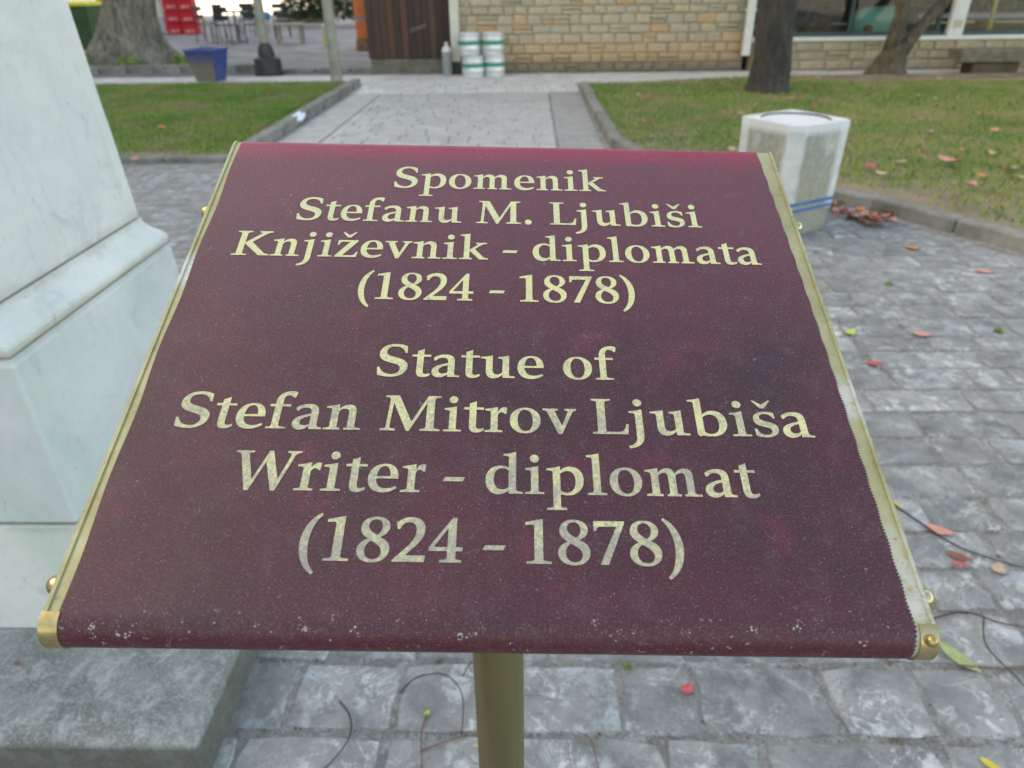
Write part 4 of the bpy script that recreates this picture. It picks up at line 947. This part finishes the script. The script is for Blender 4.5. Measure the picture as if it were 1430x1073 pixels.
# red crates
def crate():
    r = empty('drinks_crate', (0, 0, 0))
    mb = MB(); w_, d_, h_ = .46, .36, .33
    mb.cbox(-w_/2, w_/2, -d_/2, d_/2, 0, h_ - .02, .02); mb.box(-w_/2-.006, w_/2+.006, -d_/2-.006, d_/2+.006, h_*.46, h_*.54); mb.box(-w_/2-.005, w_/2+.005, -d_/2-.005, d_/2+.005, h_-.019, h_-.004)
    mb.build('shell', M['red_plastic'], r)
    MB().box(-.16, .16, -d_/2-.004, -d_/2-.001, .05, .14).build('print_panel', M['red_panel'], r); return r
c0 = None
for col, (cx, cy) in enumerate(((-10.92, 24.5), (-10.42, 24.35), (-12.75, 24.2))):
    for k in range(5):
        c_ = crate() if c0 is None else copy_tree(c0)
        c0 = c0 or c_
        c_.location = (cx + random.uniform(-.02, .02), cy, k*.333); c_.rotation_euler.z = random.uniform(-.05, .05)
        place = ['in the left stack right of the plane tree', 'in the right stack right of the plane tree', 'in the stack between bin and plane tree'][col]
        tag(c_, 'red crate, %s %s' % (['bottom one', 'second from bottom', 'third from bottom', 'fourth from bottom', 'top one'][k], place), 'crate', 'stacked red drinks crates')
# black chairs and table
def cafe_chair():
    r = empty('cafe_chair', (0, 0, 0))
    MB().cbox(-.21, .21, -.21, .21, .43, .46, .01).build('seat', M['black_metal'], r)
    b = MB(); b.cbox(-.20, .20, .20, .225, .74, .86, .01); b.cbox(-.20, .20, .195, .22, .56, .66, .01); b.build('backrest', M['black_metal'], r)
    for a in (-1, 1):
        MB().tube([(a*.19, -.19, .43), (a*.21, -.22, 0)], .014, 6).build('leg', M['black_metal'], r)
        MB().tube([(a*.19, .22, .86), (a*.195, .2, .43), (a*.21, .25, 0)], .014, 6).build('leg', M['black_metal'], r)
    return r
ch0 = cafe_chair()
CH_ = [(-7.0, 22.4, 200, 'black cafe chair behind the wooden table, farthest from the crates'), (-8.9, 22.3, -30, 'black cafe chair behind the table, nearest the red crates'), (-8.1, 22.8, 10, 'black cafe chair directly behind the black table'), (-7.75, 20.3, 170, 'black cafe chair with its back to the lawn, left of the lamp base'), (-7.2, 20.6, 20, 'black cafe chair right of the black table, nearer the lamp base'), (-8.5, 20.9, 80, 'black cafe chair left of the black table, beside the red crates')]
for i, (x, y_, a, lab) in enumerate(CH_):
    c_ = ch0 if i == 0 else copy_tree(ch0)
    c_.location = (x, y_, 0); c_.rotation_euler.z = R(a); tag(c_, lab, 'chair', 'black cafe chairs round the table')
tt = empty('cafe_table', (-7.85, 21.2, 0), 0, 'black square cafe table among the black chairs', 'table')
MB().cbox(-.4, .4, -.4, .4, .70, .73, .01).build('tabletop', M['black_metal'], tt); MB().tube([(0,0,.02),(0,0,.70)], .03, 8).build('pedestal', M['black_metal'], tt); MB().cbox(-.22,.22,-.22,.22,0,.02,.004).build('foot', M['black_metal'], tt)
wt = empty('wooden_table', (-6.15, 20.3, 0), R(8), 'low weathered wooden table right of the lamp post', 'table')
MB().cbox(-.34, .34, -.3, .3, .42, .46, .008).build('tabletop', M['wood'], wt)
for a in (-1, 1):
    for b in (-1, 1): MB().box(a*.29-.025, a*.29+.025, b*.25-.025, b*.25+.025, 0, .419).build('leg', M['wood'], wt)
ws = empty('white_stool', (-5.02, 19.6, 0), 0, 'small white drum stool with yellowish foot near the slim post', 'stool')
MB().lathe([(.10, .18), (.11, .2), (.12, .44), (.10, .47), (0, .475)], (0, 0, 0), 14).build('drum', M['cream_paint'], ws, smooth=30); MB().lathe([(.11, 0), (.105, .179)], (0, 0, 0), 14).build('foot', M['yellow_paint'], ws)
oc = empty('orange_barrier_post', (-3.78, 18.0, 0), 0, 'thick orange and grey round marker post beside the brown shed', 'marker post')
MB().lathe([(.165, .26), (.165, .60), (.15, .62), (0, .62)], (0, 0, 0), 18).build('lower_sleeve', M['orange'], oc, smooth=30)
MB().lathe([(.145, .622), (.145, .70)], (0, 0, 0), 18).build('neck', M['grey_paint'], oc)
MB().lathe([(.165, .702), (.165, 1.5), (0, 1.52)], (0, 0, 0), 18).build('upper_sleeve', M['orange'], oc, smooth=30)
MB().lathe([(.20, 0), (.19, .20), (.17, .259)], (0, 0, 0), 18).build('foot', M['rust'], oc, smooth=30)

# kegs and gas cylinder
def keg():
    r = empty('beer_keg', (0, 0, 0)); H = .325; q = .18
    MB().lathe([(q-.012, 0), (q, .004), (q, .035), (q-.012, .045), (q-.006, .06), (q, .075), (q+.003, .11), (q, .118), (q, .150)], (0, 0, 0), 24).build('lower_shell', M['steel'], r, smooth=30)
    MB().lathe([(q+.002, .151), (q+.005, .155), (q+.005, .204), (q+.002, .208)], (0, 0, 0), 24).build('green_band', M['green_band'], r, smooth=30)
    MB().lathe([(q, .209), (q+.003, .218), (q, .25), (q-.006, .265), (q-.012, .28), (q, .288), (q, H-.004), (q-.012, H), (q-.02, H-.004), (q-.02, .29), (.06, .285), (0, .29)], (0, 0, 0), 24).build('upper_shell', M['steel'], r, smooth=30)
    MB().lathe([(.03, .29), (.03, .305), (0, .31)], (0, 0, 0), 12).build('valve', M['steel'], r); return r
k0 = keg()
KG = [(-.935, 12.78, 0, 'steel keg with green band, bottom of the left stack before the stone wall'), (-.985, 12.84, .327, 'steel keg with green band, top of the left stack before the stone wall'),
      (-.59, 12.90, 0, 'steel keg with green band, bottom of the right stack before the stone wall'), (-.605, 12.88, .327, 'steel keg with green band, top of the right stack before the stone wall')]
for i, (x, y_, z, lab) in enumerate(KG):
    c_ = k0 if i == 0 else copy_tree(k0); c_.location = (x, y_, z + .006); c_.rotation_euler.z = random.uniform(0, 3); tag(c_, lab, 'keg', 'beer kegs stacked by the wall')
gc = empty('gas_cylinder', (-1.385, 13.05, .006), 0, 'slim grey gas cylinder with pale shoulder beside the kegs', 'gas cylinder')
MB().lathe([(.075, 0), (.08, .02), (.08, .36)], (0, 0, 0), 18).build('body', M['grey_paint'], gc, smooth=30)
MB().lathe([(.08, .361), (.07, .41), (.035, .44), (.025, .45), (.025, .47), (.03, .475), (.03, .5), (0, .5)], (0, 0, 0), 18).build('shoulder', M['white_paint'], gc, smooth=30)
# stone bench
sb = empty('stone_bench', (7.9, 12.45, .03), 0, 'mossy brown stone slab bench before the terrace wall at the right edge', 'bench')
MB().cbox(-1.25, 1.6, -.22, .22, .17, .34, .02).build('seat', M['bench'], sb)
for s in (-.65, 1.0): MB().cbox(s - .36, s + .36, -.17, .17, -.05, .169, .02).build('leg', M['bench_leg'], sb)

# ------------------------------------------------------------------ far background
hd = empty('hedge', (-9.0, 27.5, 0), 0, 'dark green clipped hedge behind the slim post', 'hedge')
crown(hd, [(x*.5, .2*math.sin(x), .62, .62) for x in range(2, 8)] + [(x*.5, 0, 1.25, .55) for x in range(2, 8)], M['hedge'], 7000, .07, 'leaves')
hd = empty('hedge', (-12.2, 27.5, 0), 0, 'loose dark shrub behind the black chairs with bright gaps', 'shrub')
crown(hd, [(1.8, 0, 1.3, .5), (2.5, .2, 1.5, .6), (3.3, 0, 1.35, .5), (4.2, .2, 1.5, .5)], M['hedge'], 2400, .08, 'leaves')
wl = empty('low_wall', (-8.9, 30, 0), 0, 'low grey wall with slate coping beyond the wooden table', 'wall')
MB().box(-.6, 1.35, -.15, .15, -.02, .32).build('wall', M['soil'], wl); MB().cbox(-.65, 1.4, -.2, .2, .321, .45, .02).build('coping', M['lilac'], wl)
for (x, y_, z, lab) in ((-8.67, 24.6, .46, 'left of two small blue balls beyond the black chairs'), (-8.09, 24.6, .47, 'right of two small blue balls beyond the black chairs')):
    b_ = empty('blue_float', (x, y_, 0), 0, lab, 'float', 'blue balls on short stakes')
    MB().tube([(0,0,0),(0,0,z-.1)], .02, 6).build('stake', M['wood'], b_)
    MB().lathe([(0, z-.13), (.09, z-.09), (.13, z), (.09, z+.09), (0, z+.13)], (0,0,0), 14).build('ball', M['blue_float'] if 'blue_float' in M else M['blue_cloth'], b_, smooth=True)
wc = empty('sun_gap_block', (-11.42, 24.8, 0), 0, 'bright sunlit gap imitated by an added white cabinet between the plane tree and the red crates', 'block')  # added white body stands in for sunlit ground beside the trunk
MB().cbox(-.30, .12, -.25, .25, .45, 1.9, .02).build('body', M['white_paint'], wc); MB().cbox(-.30, .12, -.25, .25, .06, .445, .02).build('plinth', M['lilac'], wc)
MB().box(.06, .08, -.275, -.251, .9, 1.3).build('handle', M['grey_paint'], wc)
# house shape added outside the frame to keep the square in shade
hs_ = empty('shade_house', (-27, -4.5, 0), 0, 'unseen tall house shape added at the left to shade the square', 'building')
MB().box(-5, 5, -28, 43, -.03, 19).build('wall', M['render_wall'], hs_); MB().box(-5.4, 5.4, -28.4, 43.4, 19.001, 19.5).build('roof', M['roof_tile'], hs_)
for k in range(9):
    for z in (3, 6.5, 10, 13.5): MB().box(5.001, 5.06, -24 + 5.6*k, -22.7 + 5.6*k, z, z + 1.7).build('window', M['frame'], hs_)
# pale quay-side building far away
fb = empty('far_building', (-25, 70, 0), 0, 'pale building far beyond the courtyard', 'building')
MB().box(-30, 45, 0, 10, -.03, 7).build('wall', M['render_wall'], fb); MB().box(-30.5, 45.5, -.5, 10.5, 7.001, 7.6).build('roof', M['roof_tile'], fb)

# ------------------------------------------------------------------ litter: leaves, twigs, tissue
def leaf(x, y_, z, L, W, ang, mat, label, curl=.12, cat='leaf', group=None, tip=1.5, tilt=0., name='fallen_leaf'):
    n = 9; mb = MB()
    for i in range(n + 1):
        s = i/n; wv_ = W*.5*math.sin(math.pi*s**(1/tip))**.85 if 0 < s < 1 else 0.0008
        h_ = curl*L*(4*(s-.5)**2)*.5
        wav = .03*L*math.sin(s*9)
        mb.v += [((s-.5)*L, -wv_, h_ + curl*W*.5 + wav*.3), ((s-.5)*L, 0, h_), ((s-.5)*L, wv_, h_ + curl*W*.5 - wav*.3)]
    for i in range(n):
        for j in range(2): a = i*3 + j; mb.f.append((a, a+3, a+4, a+1))
    r = mb.build(name, LF[mat], None, smooth=True)
    r.location = (x, y_, z + .002); r.rotation_euler = (tilt, 0, ang)
    tag(r, label, cat, group); return r
G1 = 'fallen leaves on the paving'
LEAVES = [
 (.366, 1.104, .036, .026, 55, 'red', 'bright red leaf on the paving just right of the pole'),
 (1.037, 1.192, .112, .036, -58, 'green', 'large pale green leaf on the paving below the board corner'),
 (.965, .925, .048, .016, -38, 'yellow', 'yellow leaf on the paving at the bottom right corner'),
 (1.215, 1.545, .070, .030, -30, 'brown', 'dark red brown leaf by the dark twig at the right'),
 (1.205, 1.515, .062, .016, -5, 'red', 'narrow red curled leaf lying under the brown leaf at the right'),
 (1.215, 1.655, .085, .040, -25, 'pink', 'dusty pink leaf on the paving right of the board'),
 (1.135, 1.905, .035, .030, 10, 'orange', 'small orange leaf close to the right side of the board'),
 (1.140, 1.770, .038, .018, -60, 'yellow', 'small yellow ochre leaf at the upper end of the dark twig'),
 (1.46, 2.71, .085, .035, -5, 'red', 'coral red leaf flat on the paving far right of the board'),
 (1.79, 2.99, .090, .055, -20, 'pink', 'pink leaf on the paving between kerb and coral leaf'),
 (1.475, 3.01, .060, .045, 40, 'lime', 'lime green leaf scrap on the paving near the board edge'),
 (2.29, 4.18, .085, .070, 20, 'orange', 'orange leaf near the curved kerb'),
 (2.50, 3.78, .10, .06, -20, 'pink', 'pink leaf near the right edge below the kerb'),
 (1.07, 1.402, .050, .009, -78, 'green', 'thin pale sliver of leaf above the big green leaf'),
 (1.30, 1.50, .05, .035, 60, 'tan', 'tan leaf cut by the right edge of the picture'),
 (-.232, 1.032, .016, .012, 70, 'lime', 'tiny lime green leaf on a twig left of the pole'),
 (-.105, .955, .030, .007, 8, 'yellow', 'thin yellow leaf scrap touching the pole on its left'),
]
for (x, y_, L, W, a, m_, lab) in LEAVES: leaf(x, y_, .003, L, W, R(a), m_, lab, group=None)
leaf(-1.15, 1.06, .1225, .014, .01, .6, 'brown', 'tiny brown scrap of leaf on the grey monument step')
# heap beside the planter
hp = [('pink', 'pink'), ('red', 'red'), ('orange', 'orange'), ('brown', 'brown'), ('tan', 'tan')]
for k in range(38):
    m_ = ['pink', 'red', 'orange', 'brown', 'tan', 'brown', 'orange', 'pink', 'grass'][k % 9]
    x = 2.18 + random.uniform(-.17, .20); y_ = 4.80 - (x - 2.18)*1.0 + random.uniform(-.16, .14)
    leaf(x, y_, random.uniform(.0, .06), random.uniform(.06, .10), random.uniform(.045, .07), random.uniform(0, 6.3), m_, 'dry leaf in the heap between concrete planter and curved kerb', curl=.35, group='heap of dry leaves by the planter', tilt=random.uniform(-.4, .4))
# leaves on the lawns
LL = [(-3.62, 10.6, 'red', .12, 'red leaf on the left lawn near the slim post'), (-4.0, 8.05, 'orange', .14, 'orange brown leaf on the left lawn near the path kerb'), (-3.55, 6.5, 'pink', .12, 'pinkish leaf at the near edge of the left lawn'),
      (-5.4, 9.7, 'tan', .10, 'pale leaf on the left lawn beside the monument edge'),
      (3.42, 6.05, 'pink', .20, 'large pink leaf on the right lawn above the kerb'), (3.2, 5.3, 'pink', .14, 'pink leaf low on the right lawn near the kerb'), (2.5, 6.6, 'pink', .12, 'pink leaf on the right lawn just right of the planter')]
for (x, y_, m_, L, lab) in LL: leaf(x, y_, .085 if x > 0 else .05, L, L*.6, random.uniform(0, 6.3), m_, lab, curl=.25)
for k in range(100):
    x = random.uniform(1.0, 7.2); y_ = random.uniform(4.6, 11.6)
    if not inpoly(x, y_, LAWN_R) or math.hypot(x - 3.19, y_ - 10.4) < .45: continue
    m_ = random.choice(['pink', 'brown', 'tan', 'orange', 'tan', 'brown', 'red'])
    leaf(x, y_, .075 + random.uniform(0, .012), random.uniform(.05, .13), random.uniform(.035, .07), random.uniform(0, 6.3), m_, 'small dry leaf strewn over the patchy right lawn', curl=.25, group='small dry leaves strewn on the right lawn', tilt=random.uniform(-.3, .3))
ts = MB()
for i in range(5):
    for j in range(4): ts.v.append((i*.045 - .09 + .01*math.sin(j*3), j*.03 - .045 + .008*math.sin(i*2), .016*math.sin(i*1.9 + j*1.3) + .018 + .02*(j % 2)))
for i in range(4):
    for j in range(3): a = i*4 + j; ts.f.append((a, a+4, a+5, a+1))
o = ts.build('paper_tissue', M['paper'], None); o.location = (-2.62, 8.45, .075); o.rotation_euler = (R(35), R(-20), R(60)); tag(o, 'crumpled white tissue lying against the left path kerb', 'tissue')
# grit and crumbs caught in the joints of the paving
mb = MB()
for k in range(5200):
    if random.random() < .75:
        r_ = random.randrange(3, 16); y_ = ROWS[r_] + random.gauss(0, .006); x = random.uniform(-.66, .9*ROWS[r_] + .5)
    else: x = random.uniform(-.6, 2.2); y_ = random.uniform(.8, 3.2)
    if inpoly(x, y_, LAWN_R): continue
    q = random.uniform(.0008, .0030) * (1 if random.random() < .9 else 1.8); z = .0005; a = random.uniform(0, 6.3)
    mb.add([(x + q*math.cos(a), y_ + q*math.sin(a), z-.001), (x + q*math.cos(a+2.1), y_ + q*math.sin(a+2.1)*.7, z-.001), (x + q*math.cos(a+4.2), y_ + q*math.sin(a+4.2), z-.001), (x, y_, z + q*.9)], [(0,1,3),(1,2,3),(2,0,3),(2,1,0)])
tag(mb.build('grit', M['grit'], None), 'brown crumbs and grit lying in the joints of the grey paving', 'grit', kind='stuff')
for (x, y_, s_, lab) in ((.235, 1.165, .012, 'tiny green moss tuft in a joint right of the pole'), (2.15, 3.02, .022, 'small green weed tuft in the paving near the right edge'), (1.9, 3.6, .022, 'small green weed in the paving below the curved kerb')):
    q = empty('weed_tuft', (x, y_, 0), 0, lab, 'weed'); crown(q, [(0, 0, s_*.2, s_)], M['grass'], 70, s_*.35, 'leaves')
def twig(pts, r, mat, label):
    P = [Vector(p) for p in pts]; Q = []
    for i in range(len(P) - 1):
        p0 = P[max(i-1, 0)]; p1 = P[i]; p2 = P[i+1]; p3 = P[min(i+2, len(P)-1)]
        for k in range(6):
            s = k/6; Q.append(.5*((2*p1) + (p2-p0)*s + (2*p0-5*p1+4*p2-p3)*s*s + (3*p1-p0-3*p2+p3)*s**3))
    Q.append(P[-1]); n = len(Q)
    o = MB().tube(Q, [r*(1 - .6*i/n) for i in range(n)], 6).build('twig', M[mat], None, smooth=True); tag(o, label, 'twig'); return o
twig([(1.12,1.80,.006),(1.17,1.68,.012),(1.24,1.58,.006),(1.36,1.50,.01)], .0035, 'twig', 'dark twig running past the brown leaf at the right')
twig([(1.02,1.315,.006),(1.12,1.335,.012),(1.2,1.30,.01),(1.35,1.27,.006)], .0026, 'twig', 'dark branching twig at the right edge above the green leaf')
twig([(1.16,1.32,.01),(1.11,1.22,.02),(1.14,1.12,.012),(1.13,1.06,.006)], .0022, 'twig', 'dark twig bending down at the right edge')
twig([(1.02,1.175,.006),(1.12,1.165,.008),(1.3,1.16,.006)], .003, 'twig_red', 'reddish stem attached to the large green leaf')
twig([(-.435,1.055,.012),(-.40,1.01,.016),(-.395,.96,.012),(-.43,.90,.006),(-.47,.86,.006)], .0026, 'twig', 'dark curved twig left of the pole near the step')
twig([(-.30,1.085,.006),(-.265,1.115,.020),(-.20,1.12,.024),(-.155,1.07,.018),(-.15,.975,.006)], .0024, 'twig', 'dark twig arching in a loop left of the pole')
twig([(-.16,1.13,.006),(-.14,1.165,.012),(-.10,1.175,.010),(-.03,1.17,.006)], .0018, 'twig', 'thin dark twig hooking behind the pole')
twig([(-.232,1.03,.006),(-.238,.98,.010),(-.23,.92,.008),(-.22,.86,.006)], .0022, 'twig_red', 'brownish twig carrying the tiny lime leaf')
twig([(-.235,.94,.006),(-.17,.965,.010),(-.10,.985,.006)], .0022, 'twig_red', 'reddish twig pointing at the pole from the left')
twig([(.12,.985,.006),(.135,.965,.008),(.14,.93,.006),(.145,.90,.006)], .002, 'twig_red', 'short yellowish stem just right of the pole')
